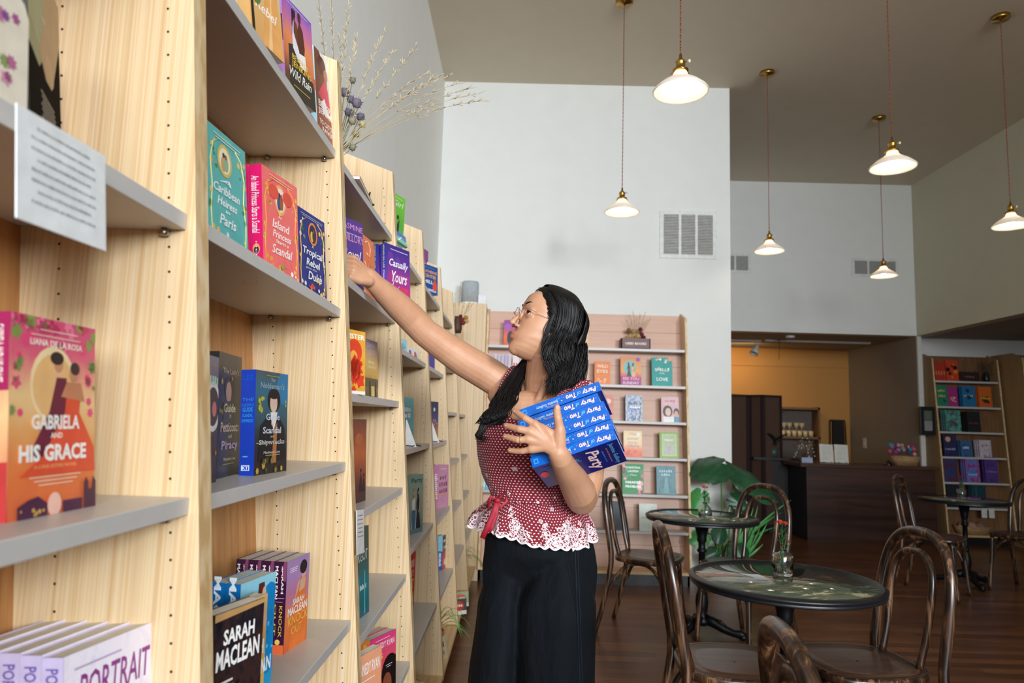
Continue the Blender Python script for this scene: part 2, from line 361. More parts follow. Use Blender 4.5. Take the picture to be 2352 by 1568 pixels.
# ================================================================== leaning bookcases
SL=.09
def case(name,label,x0,x1,shelves,oy,wall,M,back=BACKW,inner=.235,top=2.21,holes=True,group=None,board=.10,chamf=.4,side=None):
    side=side or BAM
    """local frame: x across, y into the wall, front face y=oy+SL*z"""
    root=thing(name,label,'bookcase',M=M,group=group)
    yf=lambda z: oy+SL*z
    tb=top+chamf*(inner) 
    poly=[(yf(board),board),(yf(top),top),(min(wall,yf(top)+inner+.01),tb),(wall,tb),(wall,0),(yf(0)+.09,0),(yf(0)+.09,board)]
    for k,(a,b_,s) in enumerate(((x0,x0+.018,1),(x1-.018,x1,-1))):
        b=MB(); b.prism(poly,a,b_,lambda p,q,t:(t,p,q),side)
        # layered front edge
        e=.0006; b.add([(a,yf(board)-e,board),(b_,yf(board)-e,board),(b_,yf(top)-e,top),(a,yf(top)-e,top)],[(0,1,2,3)],EDGE)
        if holes:
            DH=paint('#3a2415',.9); xs=(b_+.0004) if s>0 else (a-.0004)
            for dy in (.036,.183):
                z=.23
                while z<top-.05:
                    c=yf(z)+dy; P=[(xs,c+.0019*cos(q*pi/4),z+.0019*sin(q*pi/4)) for q in range(8)]
                    b.add(P,[tuple(range(8)) if s>0 else tuple(range(7,-1,-1))],DH); z+=.0336
        b.build('side_panel',root)
    b=MB(); zt=tb-.02
    b.add([(x0+.018,yf(board)+inner,board),(x1-.018,yf(board)+inner,board),(x1-.018,min(wall-.002,yf(zt)+inner),zt),(x0+.018,min(wall-.002,yf(zt)+inner),zt),
           (x0+.018,yf(board)+inner+.008,board),(x1-.018,yf(board)+inner+.008,board),(x1-.018,min(wall,yf(zt)+inner+.008),zt),(x0+.018,min(wall,yf(zt)+inner+.008),zt)],
          [(0,1,2,3),(7,6,5,4),(3,2,6,7),(0,4,5,1)],back)
    b.build('back_panel',root)
    b=MB(); b.box((x0+.018,yf(.11)+.001,board),(x1-.018,wall,board+.022),BAMH); b.build('base_board',root)
    b=MB(); b.box((x0,yf(0)+.09,0),(x1,yf(0)+.11,board),BLACK); b.build('toe_kick',root)
    for z in shelves:
        b=MB(); y0=yf(z)+.011; b.box((x0+.019,y0,z-.022),(x1-.019,yf(z)+inner-.001,z),GREY); sh=b.build('shelf',root,bevel=.0012)
        for xx in (x0+.026,x1-.026):
            for dy in (.036,.183):
                if dy>inner-.02: continue
                o=bpy.data.objects.new('shelf_pin',PIN); COL.objects.link(o); o.parent=sh; o.location=(xx,yf(z)+dy,z-.0265)
    return root
_b=MB(); _b.lathe([(0,-.006),(.0062,-.005),(.0066,.0),(.004,.004)],STEEL,10); PIN=_b.mesh('shelf_pin')
ML=Matrix(((0,-1,0,-.2972),(1,0,0,0),(0,0,1,0),(0,0,0,1)))   # local x -> +Y, local y -> -X
def seam(n): return .923+.818*n
LAB={0:'nearest unit of the long maple bookcase row, with the peach ballroom-cover novel on it',1:'second unit of the long maple row, with the coral and navy floral romances',
2:'third maple unit, the one the reaching hand goes into',3:'fourth maple unit of the long row, with a green book on its top shelf',
4:'fifth maple unit of the row, spider plant on its base board',5:'sixth maple unit of the row, framed picture on its top shelf',6:'last and farthest maple unit of the long row, next to the corner cabinet',-1:'maple bookcase unit at the camera end of the row'}
E1=[1.968,1.557,1.18,.81,.44]
SH={-1:E1,0:[1.93,1.552,1.182,.80,.44],1:E1,2:[1.966,1.655,1.350,1.044,.744,.451],3:[1.965,1.555,1.174,.806,.443],4:[1.965,1.555,1.168,.79,.435],5:[1.965,1.64,1.338,1.023,.733,.427],6:[1.936,1.333,1.014,.723,.418]}
for n in range(-1,7):
    case('bookcase',LAB[n],seam(n-1),seam(n),SH[n],0,.458,ML)
# corner cabinet at the end of the row
cc=thing('corner_cabinet','plain maple corner cabinet closing the row, grey speaker on its top','cabinet')
b=MB(); b.box((-.752,5.833,.0),(-.287,5.851,2.272),BAM); b.build('side_panel',cc,.001)
b=MB(); b.box((-.752,5.851,2.252),(-.287,6.155,2.27),BAMH); b.build('top_panel',cc)
b=MB(); b.box((-.305,5.851,.0),(-.287,6.155,2.252),EDGE); b.build('front_panel',cc)
# used-books bookcase on the front wall (two units) and the two at the right
PINK=None
def pinkmat():
    m,nt,b=new_mat('blush_planks'); v=coords(nt); w=N(nt,'ShaderNodeSeparateXYZ'); nt.links.new(v,w.inputs[0])
    md=N(nt,'ShaderNodeMath',operation='PINGPONG'); md.inputs[1].default_value=.15; nt.links.new(w.outputs[2],md.inputs[0])
    lt=N(nt,'ShaderNodeMath',operation='LESS_THAN'); lt.inputs[1].default_value=.0022; nt.links.new(md.outputs[0],lt.inputs[0])
    f=noise_tex(nt,coords(nt,(.05,1,1)),30,3); c=ramp(nt,f,[(.3,'#cba08a'),(.7,'#d6ae98')])
    mx=N(nt,'ShaderNodeMixRGB'); nt.links.new(lt.outputs[0],mx.inputs[0]); nt.links.new(c,mx.inputs[1]); mx.inputs[2].default_value=lin('#a37a68')
    nt.links.new(mx.outputs[0],b.inputs['Base Color']); b.inputs['Roughness'].default_value=.45; return m
PINK=pinkmat()
US=[1.938,1.624,1.321,1.023,.725,.433]
MU=Matrix.Translation((0,5.771,0))
case('bookcase','left half of the used-books bookcase on the front wall, mostly behind the woman',-.285,.57,US,0,.387,MU,back=PINK,inner=.17)
case('bookcase','right half of the used-books bookcase on the front wall, behind the cafe chairs',.571,1.436,US,0,.387,MU,back=PINK,inner=.17)
MR=Matrix.Translation((0,8.398,0))
DW=wood('shaded_veneer',[(.3,'#6c4c30'),(.5,'#7c5836'),(.7,'#86623e')],40,3,.5,2,.2); DW2=wood('shaded_panels',[(.3,'#9a7850'),(.5,'#a88458'),(.7,'#b08e62')],60,3,.5,2,.1)  # far cases' wood, darkened in colour for the shade under the soffit
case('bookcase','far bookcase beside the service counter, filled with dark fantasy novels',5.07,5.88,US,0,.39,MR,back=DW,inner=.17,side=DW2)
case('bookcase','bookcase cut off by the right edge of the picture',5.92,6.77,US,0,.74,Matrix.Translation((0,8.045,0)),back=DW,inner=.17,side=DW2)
# ================================================================== books on the long row
def row(*a,**k): return on_row(*a,**k)
# --- unit 0
on_row('tall black book with a green sleeve and pale hand, top left beside a floral card',(64,-150),158,1.552,.05,.15,.012,paint('#0c0c0d',.8,spec=.05),
  [('p',[(0,1),(0,.47),(.3,.43),(.5,.55),(.62,1)],'#8ca070'),('p',[(0,.62),(.4,.52),(.5,.7),(.45,1),(0,1)],'#a3b488'),('p',[(.3,.52),(.5,.42),(.68,.42),(.78,.52),(.95,.72),(1,.8),(1,1),(.5,1),(.45,.7)],'#c09a6c'),('e',.62,.5,.14,.08,'#cba578'),('e',.45,.72,.05,.012,'#e8d9c0')]+[('r',.32+.02*(i%3),.315-.022*i,.32+.02*(i%3)+.42,.322-.022*i,'#c9c4bb') for i in range(8)]+[('e',.3,.04,.25,.05,'#1c6b70')],spine_m=paint('#101012'),lean=.12)
b=MB(); CRM=paint('#e9dfcb',.35); P=[(-.5,0),(.5,0),(.5,.9),(.42,1),(-.42,1),(-.5,.9)]
fc=thing('floral_card','cream floral box with purple blossoms in front of the black book','box',M=Matrix.Translation(lp(66,238,.02))@Matrix.Rotation(pi/2,4,'Z')@Matrix.Rotation(-.09,4,'X'))
fc.location.z=1.553
b.prism([(-.14,0),(0,0),(0,.095),(-.006,.108),(-.018,.115),(-.14,.115)],0,.035,lambda p,q,t:(p,t,q),CRM)
art(b,[('s',3,.72,.62,.9,.8,.07,['#a9558f','#8d4f96','#c77aa5']),('s',4,.74,.18,.9,.5,.05,['#b8668f','#8a9a5b','#d597ae']),('s',5,.2,.2,.6,.9,.05,['#a9558f','#8a9a5b'])],lambda x,y,d:(-.14+x,-d,y),.14,.115)
b.build('box_body',fc)
def hang_card(label,tl,tr,bl,zs,ins,w,h,lines):
    A=lp(tl[0],tl[1],ins); B=lp(tr[0],tr[1],ins); C=lp(bl[0],bl[1],ins); w=(B-A).length; h=(A-C).length
    ex=(B-A).normalized(); up=(A-C); up=(up-ex*up.dot(ex)).normalized(); nr=ex.cross(up)
    M=Matrix(((ex.x,-nr.x,up.x,C.x),(ex.y,-nr.y,up.y,C.y),(ex.z,-nr.z,up.z,C.z),(0,0,0,1)))
    r=thing('shelf_talker',label,'card',M=M); b=MB(); b.box((0,0,0),(w,.0012,h),paint('#eceff0',.25,coat=.4))
    ln=lines; it=[('t',.5,.86-.095*i,.72 if i%3 else .6,.028,s,'#8f9396') for i,s in enumerate(ln)]
    art(b,it,lambda x,y,d:(x,-d,y),w,h); b.build('card',r,.0006); return r
NOTE=['~'+'x'*n for n in (24,28,26,30,27,29,25,22)]
hang_card('large white staff note hanging from the shelf edge at upper left',(46,240),(248,362),(37,500),1.552,-.012,.15,.13,NOTE)
GAB=grad('#d9683f','#e8793c','#e9a35f','#efc98c','#e2607a','#d84a7a')
on_row('peach and pink ballroom-cover romance standing on the near middle shelf',(26,714),223,1.182,.07,.135,.022,GAB,
  [('s',26,0,.86,1,1.,.07,['#e5497a','#f07c9c','#cf3d63','#8b9a4c']),('s',9,.86,.5,1,.85,.05,['#e5497a','#7f9150']),('s',8,0,.5,.12,.85,.05,['#e5497a','#7f9150']),('e',.47,.66,.27,.2,'#f3d9a8'),('e',.47,.65,.24,.17,'#eab878'),
   ('p',[(.3,.28),(.2,.3),(.42,.52),(.5,.7),(.62,.7),(.62,.45),(.5,.3)],'#6e1a35'),('r',.48,.7,.55,.745,'#e7b48f'),('e',.52,.77,.055,.045,'#c98c66'),('e',.5,.8,.08,.035,'#2a1b1a'),
   ('p',[(.1,.2),(1,.2),(.98,.33),(.78,.52),(.8,.62),(.62,.62),(.6,.52),(.36,.3)],'#e2512e'),('p',[(.55,.6),(.85,.58),(.8,.68),(.62,.68)],'#c9835c'),('e',.7,.72,.05,.04,'#c98c66'),('e',.72,.755,.06,.035,'#37211d'),
   ('t',.5,.855,.62,.034,'LIANA DE LA ROSA','#fff4e6',{'b':.02}),('r',.3,.935,.75,.94,'#f6d7c8'),('r',.2,.905,.78,.91,'#f6d7c8'),
   ('t',.5,.43,.56,.075,'GABRIELA','#fff6ee',{'b':.03}),('t',.5,.385,.14,.028,'AND','#fff0e0',{'b':.02}),('t',.48,.27,.78,.085,'HIS GRACE','#fff6ee',{'b':.04}),('t',.5,.235,.5,.018,'A LUNA SISTERS NOVEL','#f6c07c'),
   ('r',.2,.19,.8,.196,'#f7cdb5'),('r',.25,.17,.75,.176,'#f7cdb5'),('r',.3,.15,.7,.156,'#f7cdb5'),
   ('p',[(.08,0),(.08,.06),(.2,.09),(.3,.1),(.4,.06),(.4,0)],'#4b2040'),('r',.58,0,.82,.06,'#4b2040'),('p',[(.84,0),(.84,.14),(.87,.17),(.9,.14),(.9,.1),(.94,.1),(.96,.17),(1,.14),(1,0)],'#4a1d38'),('s',6,.1,.01,.38,.05,.02,'#c9a24b'),('e',.48,.05,.08,.06,'#f2bfae')],
  [('r',0,.62,1,1,'#a8245a'),('t',.5,.8,.28,.5,'GABRIELA AND HIS GRACE','#ffe9df',{'r':-90,'b':.02}),('r',0,0,1,.28,'#c33a3a')],grad('#c8322e','#eec28a','#b8265c'))
PB=mottle('#e4dcef','#efe8f3','#d9cfe6',scale=4)
for i,(u,v,ur) in enumerate(((141,1512,342),)):
    on_row('lilac book with a purple hand-lettered title, front of its row at lower left',(u,v),ur,.80,.085,.14,.026,PB,
     [('t',.55,.74,.8,.15,'PORTRAIT','#8c2f86',{'s':.15,'b':.012}),('t',.42,.55,.36,.12,'OF A','#8c2f86',{'s':.15,'b':.012}),('t',.5,.2,.8,.15,'SCOTSMAN','#8c2f86',{'s':.15,'b':.01}),('p',[(.62,.3),(.62,.42),(.75,.46),(.8,.53),(.85,.46),(.98,.42),(.98,.3)],'#a9c0d8'),('r',.1,.92,.6,.93,'#b9a2c4')],
     [('t',.5,.6,.7,.6,'PORTRAIT OF A SCOTSMAN','#6c5aa8',{'r':-90,'b':.02})],paint('#cbbfe2',.4),n=5,group='lilac paperback copies at lower left',labels=['lilac-spined paperback copy second in its row','lilac-spined paperback copy third in its row','lilac-spined paperback copy fourth in its row','lilac-spined paperback copy hindmost in its row'])
# --- unit 1
SUN=grad('#4c4634','#6d4b3c','#d97c4c','#e98f5c','#c66fa3','#7c5fc0')
on_row('romance with a flowing peach gown on its cover, cut off by the top edge',(556,-180),636,1.968,.035,.11,.025,grad('#d8a05c','#e0b070','#cfc38a','#7e9a55'),
  [('p',[(.35,0),(1,0),(.9,.6),(.7,.95),(.5,.6)],'#e5a55e'),('p',[(.5,0),(.62,0),(.72,.7)],'#f0c488'),('r',.02,0,.1,.5,'#1c1f18'),('t',.5,.3,.7,.1,'Rebel','#f6f1e4',{'s':.35,'b':.01}),('e',.2,.45,.15,.12,'#5f7a3c')],lean=.16)
on_row('sunset-coloured romance with an embracing couple and lavender spine on the top shelf',(642,-25),716,1.968,.035,.125,.027,SUN,
  [('p',[(.15,0),(.15,.5),(.4,.56),(.7,.35),(.95,.3),(1,0)],'#3b352c'),('p',[(.3,.5),(.28,.72),(.36,.82),(.44,.8),(.48,.6),(.62,.42),(.5,.38)],'#e9e4ee'),('p',[(.34,.68),(.36,.84),(.46,.8),(.56,.6),(.52,.5)],'#6f3f2c'),('e',.36,.87,.05,.06,'#6a3b29'),('p',[(.3,.93),(.42,.93),(.42,.86),(.34,.84),(.28,.6)],'#2a1a1a'),
   ('p',[(.5,.5),(.46,.72),(.55,.86),(.66,.78),(.7,.6),(.66,.48)],'#5d3223'),('e',.55,.9,.055,.06,'#4f2a1d'),('p',[(.5,.36),(.72,.36),(.7,.52),(.5,.5)],'#f0ece8'),
   ('t',.52,.37,.55,.06,'BEVERLY','#e8c04a',{'b':.015}),('t',.55,.28,.66,.08,'JENKINS','#e8c04a',{'b':.015}),('t',.5,.17,.72,.1,'Wild Rain','#f4efe6',{'s':.3,'b':.01}),('r',.25,.09,.8,.1,'#c9a24b'),('t',.5,.955,.7,.012,'~from a beloved storyteller','#e7e2f4')],
  [('t',.5,.35,.5,.34,'Wild Rain','#efe0f5',{'r':-90,'s':.3}),('r',.0,.48,1,.76,'#6b3a30'),('e',.5,.66,.4,.06,'#2b1a1c'),('r',.1,.5,.9,.58,'#d9a9a2')],paint('#bd86cf',.4),lean=.13)
on_row('red and brown romance with a gold seal, right end of the top shelf',(718,101),767,1.968,.04,.115,.022,grad('#8c4a34','#a55a40','#b86a4c','#b9c4cc','#d6dfe4','#e2e6e8'),
  [('p',[(0,.35),(0,1),(.25,1),(.55,.8),(.6,.5),(.4,.35)],'#7a4636'),('p',[(.1,.5),(.5,.74),(.62,.6),(.66,.4),(.4,.45)],'#d8445a'),('e',.35,.86,.2,.1,'#5d2f25'),('e',.52,.78,.1,.07,'#b5765a'),('p',[(.25,.44),(.4,.5),(.6,.36),(.9,.4),(1,.3),(.3,.3)],'#f0eef0'),('e',.82,.85,.12,.07,'#d9a24a'),('e',.82,.85,.09,.052,'#e8bd6a'),
   ('r',0,0,1,.32,'#96523c'),('t',.52,.37,.86,.07,'BEVERLY','#fbe6e0',{'b':.02}),('t',.52,.28,.88,.08,'JENKINS','#fbe6e0',{'b':.02}),('t',.5,.18,.8,.055,'TO CATCH A','#f5e4dc',{'b':.025}),('t',.5,.11,.56,.055,'RAVEN','#f5e4dc',{'b':.025})],
  [('r',0,.5,1,.62,'#d8445a')],paint('#a9d3df',.4),lean=.12)
TEAL=mottle('#4fb2b0','#5cbab6','#49a9a8',scale=3)
def vine(c1,c2,frame,lf='#3f8a3f'):
    return [('w',[(.08,.08),(.06,.3),(.1,.5),(.07,.7),(.14,.86),(.3,.92)],.0011,frame),('w',[(.92,.08),(.95,.3),(.9,.5),(.94,.7),(.86,.86),(.7,.92)],.0011,frame),
            ('s',7,.04,.66,.22,.9,.045,[c1,lf]),('s',7,.78,.62,.96,.9,.045,[c2,lf]),('s',5,.03,.03,.25,.16,.05,[c1,'#fff']),('s',5,.75,.03,.97,.16,.05,[c2,'#fff']),('s',5,.02,.3,.12,.5,.04,[lf,c2]),('s',5,.88,.3,.98,.5,.04,[lf,c1])]
def medal(cx,cy,rx,ry,fr,inn,a,b_):
    return [('e',cx,cy,rx*1.3,ry*1.25,fr),('e',cx,cy,rx,ry,inn),('e',cx-rx*.25,cy-ry*.3,rx*.45,ry*.6,a),('e',cx+rx*.25,cy-ry*.2,rx*.4,ry*.6,b_),('e',cx-rx*.2,cy+ry*.4,rx*.22,ry*.2,'#2b1a18'),('e',cx+rx*.2,cy+ry*.35,rx*.2,ry*.2,'#8a5238')]
on_row('teal romance with yellow flowers and white script on the upper middle shelf',(472,272),567,1.557,.06,.14,.03,TEAL,
  vine('#efc14b','#f3d262','#e3d58a')+medal(.42,.76,.14,.11,'#d9bf5a','#f3e9c4','#caa46c','#8fb08c')+[('r',.15,.94,.85,.95,'#cfe9df'),('r',.2,.915,.82,.925,'#cfe9df'),
   ('t',.42,.56,.3,.045,'A','#f4fbf8',{'s':.3,'b':.01}),('t',.45,.46,.66,.075,'Caribbean','#f4fbf8',{'s':.25,'b':.02}),('t',.45,.36,.5,.07,'Heiress','#f4fbf8',{'s':.25,'b':.02}),('t',.45,.315,.12,.03,'in','#f4fbf8',{'s':.25,'b':.02}),('t',.45,.2,.42,.09,'Paris','#f4fbf8',{'s':.25,'b':.02}),('s',5,.1,.04,.9,.14,.05,['#dfe9ef','#8fa8c8'])],lean=.11)
CORAL=mottle('#ef6a66','#f37470','#e8605f',scale=3)
on_row('coral floral romance with a hot-pink spine on the upper middle shelf',(598,374),683,1.557,.045,.14,.026,CORAL,
  vine('#f2a33c','#f5c85a','#f08a3a','#d8c04c')+medal(.48,.75,.13,.12,'#f2a95a','#f6dcd8','#34507c','#a4542f')+[('e',.3,.8,.14,.07,'#e2503f'),('e',.68,.8,.14,.07,'#e2503f'),('e',.45,.62,.03,.03,'#f5c85a'),('r',.18,.945,.85,.953,'#f9cf9a'),('r',.2,.92,.82,.928,'#f9cf9a'),
   ('t',.45,.56,.1,.035,'An','#fff4ee',{'s':.3}),('t',.48,.45,.48,.085,'Island','#fff4ee',{'s':.2,'b':.015}),('t',.5,.36,.5,.07,'Princess','#fff4ee',{'s':.2,'b':.015}),('t',.5,.31,.36,.035,'Starts a','#fff4ee',{'s':.2,'b':.01}),('t',.5,.2,.56,.09,'Scandal','#fff4ee',{'s':.25,'b':.015}),('s',4,.35,.05,.6,.14,.05,['#7fae5a','#e9b04a'])],
  [('t',.5,.62,.55,.62,'An Island Princess Starts a Scandal','#ffe6ee',{'r':-90,'s':.25,'b':.01}),('e',.5,.2,.28,.05,'#f2a95a'),('e',.5,.19,.2,.035,'#34304c'),('t',.5,.07,.4,.1,'HERRERA','#ffd6e2',{'r':-90})],paint('#e01b6a',.35),n=2,group='coral floral romance copies',labels=['coral floral romance copy directly behind the other, only its hot-pink spine visible'],lean=.1,gap=.002)
NAVY=mottle('#1f2a78','#26338a','#1b2468',scale=3)
on_row('navy floral romance with orange locket on the upper middle shelf, right end',(681,470),746,1.557,.05,.14,.026,NAVY,
  vine('#f3efe6','#f6d35a','#e9b04a')+medal(.52,.76,.13,.11,'#ee8a35','#2a2250','#e3c04a','#4a2a20')+[('r',.1,.945,.9,.951,'#cfd4ee'),('r',.15,.925,.88,.93,'#cfd4ee'),
   ('t',.5,.59,.08,.03,'A','#f6f3ee'),('t',.5,.46,.72,.11,'Tropical','#f6f3ee',{'s':.15,'b':.02}),('t',.5,.36,.5,.085,'Rebel','#f6f3ee',{'s':.15,'b':.02}),('t',.42,.315,.4,.03,'gets the','#f6f3ee',{'s':.2}),('t',.55,.2,.5,.1,'Duke','#f6f3ee',{'s':.2,'b':.02}),('s',8,.3,.02,.55,.14,.05,['#e8502f','#e8602f']),('s',9,.6,.02,.95,.3,.04,['#efe9f5','#c8b4e6','#f6d35a'])],lean=.1)
on_row('dark purple paperback with a round white seal, cut off behind the first upright',(440,803),505,1.18,.05,.135,.02,grad('#161218','#2a2430','#5c5468','#7d7590'),
  [('e',.8,.6,.28,.2,'#e9e6e4'),('e',.8,.6,.22,.155,'#2a2028'),('e',.85,.58,.08,.06,'#d8747c'),('t',.7,.77,.6,.08,'~thieves','#b9dcc8'),('s',4,.6,.2,.95,.4,.05,['#b7a33c','#c7862e']),('r',.75,.92,.95,.925,'#b7a33c')],lean=.05)
on_row('dark green-black paperback with a woman\'s face and gold lettering on the middle shelf',(505,806),557,1.18,.085,.13,.028,grad('#2c2a22','#3a3a34','#34342e','#2a2a24','#4a4438'),
  [('e',.45,.72,.22,.1,'#201a18'),('e',.42,.68,.12,.09,'#b98f74'),('p',[(.2,.6),(.6,.62),(.7,.5),(.2,.45)],'#3a342c'),('t',.5,.82,.7,.06,"The Lady's",'#b9a088',{'b':.01}),('t',.48,.52,.5,.07,'Guide','#d9d0a8',{'b':.02}),('t',.5,.475,.08,.03,'to','#d9d0a8'),('t',.5,.36,.8,.08,'Petticoats','#c9b49a',{'b':.02}),('t',.5,.31,.14,.03,'and','#d9d0a8'),('t',.5,.2,.7,.09,'Piracy','#c0a4c8',{'b':.02}),('t',.5,.13,.5,.025,'Mackenzi Lee','#d9d0a8'),('r',.2,.1,.7,.105,'#b7a33c'),('s',8,.05,.1,.95,.9,.05,['#b7a33c','#8c8434'])],spine_m=paint('#1d1a18'),lean=.05)
on_row('blue-spined paperback with a curly-haired young man on the cover, middle shelf',(588,848),661,1.18,.055,.14,.027,grad('#2a2418','#26262a','#2c3c40','#34606c','#2f6f86','#4a5a5c'),
  [('e',.92,.85,.3,.18,'#2b7fae'),('p',[(.1,.12),(.14,.46),(.35,.56),(.72,.56),(.9,.44),(.95,.12)],'#15171c'),('e',.55,.72,.2,.12,'#17130f'),('e',.54,.69,.115,.095,'#e0c4b0'),('e',.54,.78,.16,.05,'#17130f'),('p',[(.44,.6),(.66,.6),(.62,.5),(.55,.42),(.48,.5)],'#ece8e6'),('p',[(.5,.1),(.64,.1),(.66,.5),(.56,.44)],'#b5713c'),
   ('t',.5,.905,.12,.03,'The','#b9cbd6'),('t',.5,.83,.74,.06,"Nobleman's",'#8ea8b8',{'b':.02}),('t',.52,.52,.42,.065,'Guide','#d9dfe6',{'b':.015}),('t',.5,.47,.08,.03,'to','#d9dfe6'),('t',.5,.39,.56,.065,'Scandal','#cfd8e2',{'b':.02}),('t',.5,.35,.1,.025,'and','#cfd8e2'),('t',.5,.27,.78,.06,'Shipwrecks','#cfd8e2',{'b':.02}),('t',.5,.195,.5,.025,'Mackenzi Lee','#e9e4ee'),('r',.3,.175,.75,.181,'#c9b43c'),('r',.3,.955,.7,.96,'#c9b43c'),
   ('s',6,.08,.6,.28,.74,.05,'#cdbf3c'),('s',3,.82,.6,.92,.74,.035,'#cdbf3c'),('s',9,.05,.02,.95,.16,.05,['#8c7a34','#c9a24b','#4a4428']),('w',[(.03,.3),(.3,.29),(.6,.31),(.97,.3)],.0007,'#a8923c')],
  [('t',.5,.9,.7,.05,'LEE','#1a4fb8'),('t',.5,.7,.8,.03,'THE','#2f7fd0'),('t',.5,.65,.85,.03,"NOBLEMAN'S",'#2f7fd0'),('t',.5,.6,.7,.04,'GUIDE','#2f9fd8'),('t',.5,.55,.7,.03,'SCANDAL','#2f9fd8'),('t',.5,.5,.8,.03,'SHIPWRECKS','#2f9fd8'),('r',.15,.05,.7,.1,'#e9f1fb'),('r',.2,.055,.65,.095,'#0d3fae'),('t',.42,.06,.4,.03,'KT','#e9f1fb',{'b':.02}),('e',.4,.18,.2,.006,'#5fa3c8')],paint('#0a36a8',.35),lean=.05)
# stacks of mass-market novels on the lower shelf of unit 1
KN=grad('#e0662c','#ea7a35','#e88a50','#c77a9c','#b48ac0','#a889b8')
on_row('orange and plum paperback with an orange gown, front of the lower rear stack',(660,1290),710,.81,.075,.107,.027,KN,
  [('p',[(.2,0),(.9,0),(.95,.3),(.85,.6),(.9,.75),(.6,.76),(.5,.62),(.3,.4)],'#ec7a2e'),('e',.74,.8,.09,.07,'#dcae94'),('p',[(.55,.6),(.8,.62),(.85,.74),(.62,.74)],'#dcae94'),('e',.72,.87,.16,.08,'#1d1415'),('p',[(.35,.5),(.5,.62),(.6,.74),(.48,.72)],'#dcae94'),
   ('t',.55,.48,.5,.07,'SARAH','#fdf3f0',{'b':.03}),('t',.52,.38,.84,.09,'MACLEAN','#fdf3f0',{'b':.03}),('t',.55,.27,.84,.1,'KNOCK','#f2c75a'),('t',.5,.16,.45,.09,'OUT','#f2c75a'),('r',.12,.9,.45,.908,'#f5e6ee'),('r',.12,.88,.42,.888,'#f5e6ee'),('r',.12,.86,.4,.868,'#f5e6ee')],
  [('t',.7,.8,.30,.2,'SARAH','#fdf3f0',{'r':-90,'b':.03}),('t',.22,.77,.36,.25,'MACLEAN','#fdf3f0',{'r':-90,'b':.03}),('r',.1,.6,.9,.604,'#d8c8d0'),('r',.2,.56,.8,.563,'#d8c8d0'),('t',.66,.35,.34,.26,'KNOCK','#e8c84a',{'r':-90,'b':.01}),('t',.22,.37,.34,.15,'OUT','#e8c84a',{'r':-90,'b':.01}),('r',0,0,1,.1,'#e86a35'),('e',.5,.13,.2,.03,'#f0c860'),('e',.9,.9,.2,.12,'#8c4468')],paint('#3c1436',.35),n=4,group='plum-spined copies in the rear stack',labels=['plum-spined copy second in the rear stack','plum-spined copy third in the rear stack','plum-spined copy hindmost in the rear stack'],lean=0.02,maxyaw=.62)
on_row('bright blue paperback with a brunette in profile, middle stack of the lower shelf',(553,1342),632,.81,.055,.107,.027,grad('#1d9ad0','#25a5da','#7cc9e4','#9fd8ea'),
  [('e',.85,.55,.35,.38,'#1288cc'),('s',14,.6,.2,1,.8,.04,['#5cc4ea','#0f76bc']),('p',[(.5,.95),(.66,.95),(.7,.85),(.6,.7),(.55,.45),(.42,.5),(.45,.7)],'#5a2a1e'),('e',.66,.84,.06,.07,'#e4b59c'),('p',[(.55,.45),(.66,.74),(.74,.6),(.7,.4)],'#e4b59c'),('r',.08,.85,.42,.862,'#2b8fc0'),('r',.1,.82,.4,.832,'#2b8fc0'),('r',.14,.79,.36,.802,'#2b8fc0'),('t',.5,.2,.9,.12,'MACLEAN','#f6fbfd',{'b':.03})],
  [('t',.5,.7,.7,.5,'MACLEAN','#e9f4fa',{'r':-90,'b':.03})],paint('#0c6cb2',.35),n=2,group='blue-spined copies in the middle stack',labels=['blue-spined copy behind the bright blue paperback, partly behind the upright'],lean=.02,maxyaw=.5)
on_row('yellow gown paperback showing its right edge behind the black one, lower shelf',(520,1400),612,.81,.035,.107,.02,grad('#c9a24b','#d9b55c','#c49a50','#d8b478'),
  [('s',10,.6,.02,.95,.5,.05,['#c8a040','#dcc070']),('t',.7,.52,.5,.12,'SARAH','#f6f4ee',{'b':.03}),('t',.7,.36,.6,.12,'MACLEAN','#f6f4ee',{'b':.03}),('e',.8,.8,.2,.1,'#dca27c')],lean=.02,maxyaw=.5)
on_row('black paperback with a woman in a red dress, front of the lower shelf',(492,1414),604,.81,.012,.107,.027,mottle('#0e0d12','#1b1a22','#3a2320','#141218',scale=5),
  [('t',.5,.78,.62,.1,'SARAH','#f3f1ee',{'b':.03}),('t',.5,.63,.86,.13,'MACLEAN','#f3f1ee',{'b':.03})]+figure(.52,.02,.62,'#d9a78c','#1c0f0c','#c8202a')+[('e',.08,.35,.1,.16,'#b85a50'),('e',.75,.38,.06,.05,'#8c3a34'),('e',.88,.3,.04,.08,'#a8443c'),('t',.7,.06,.4,.12,'~BARE','#d9d3cc'),('r',.15,.54,.4,.555,'#cfcac4'),('r',.18,.5,.42,.515,'#cfcac4'),('r',.18,.46,.44,.475,'#cfcac4'),('p',[(0,1),(1,1),(1,.97),(0,.95)],'#b98f5c')],lean=.02,maxyaw=.5)
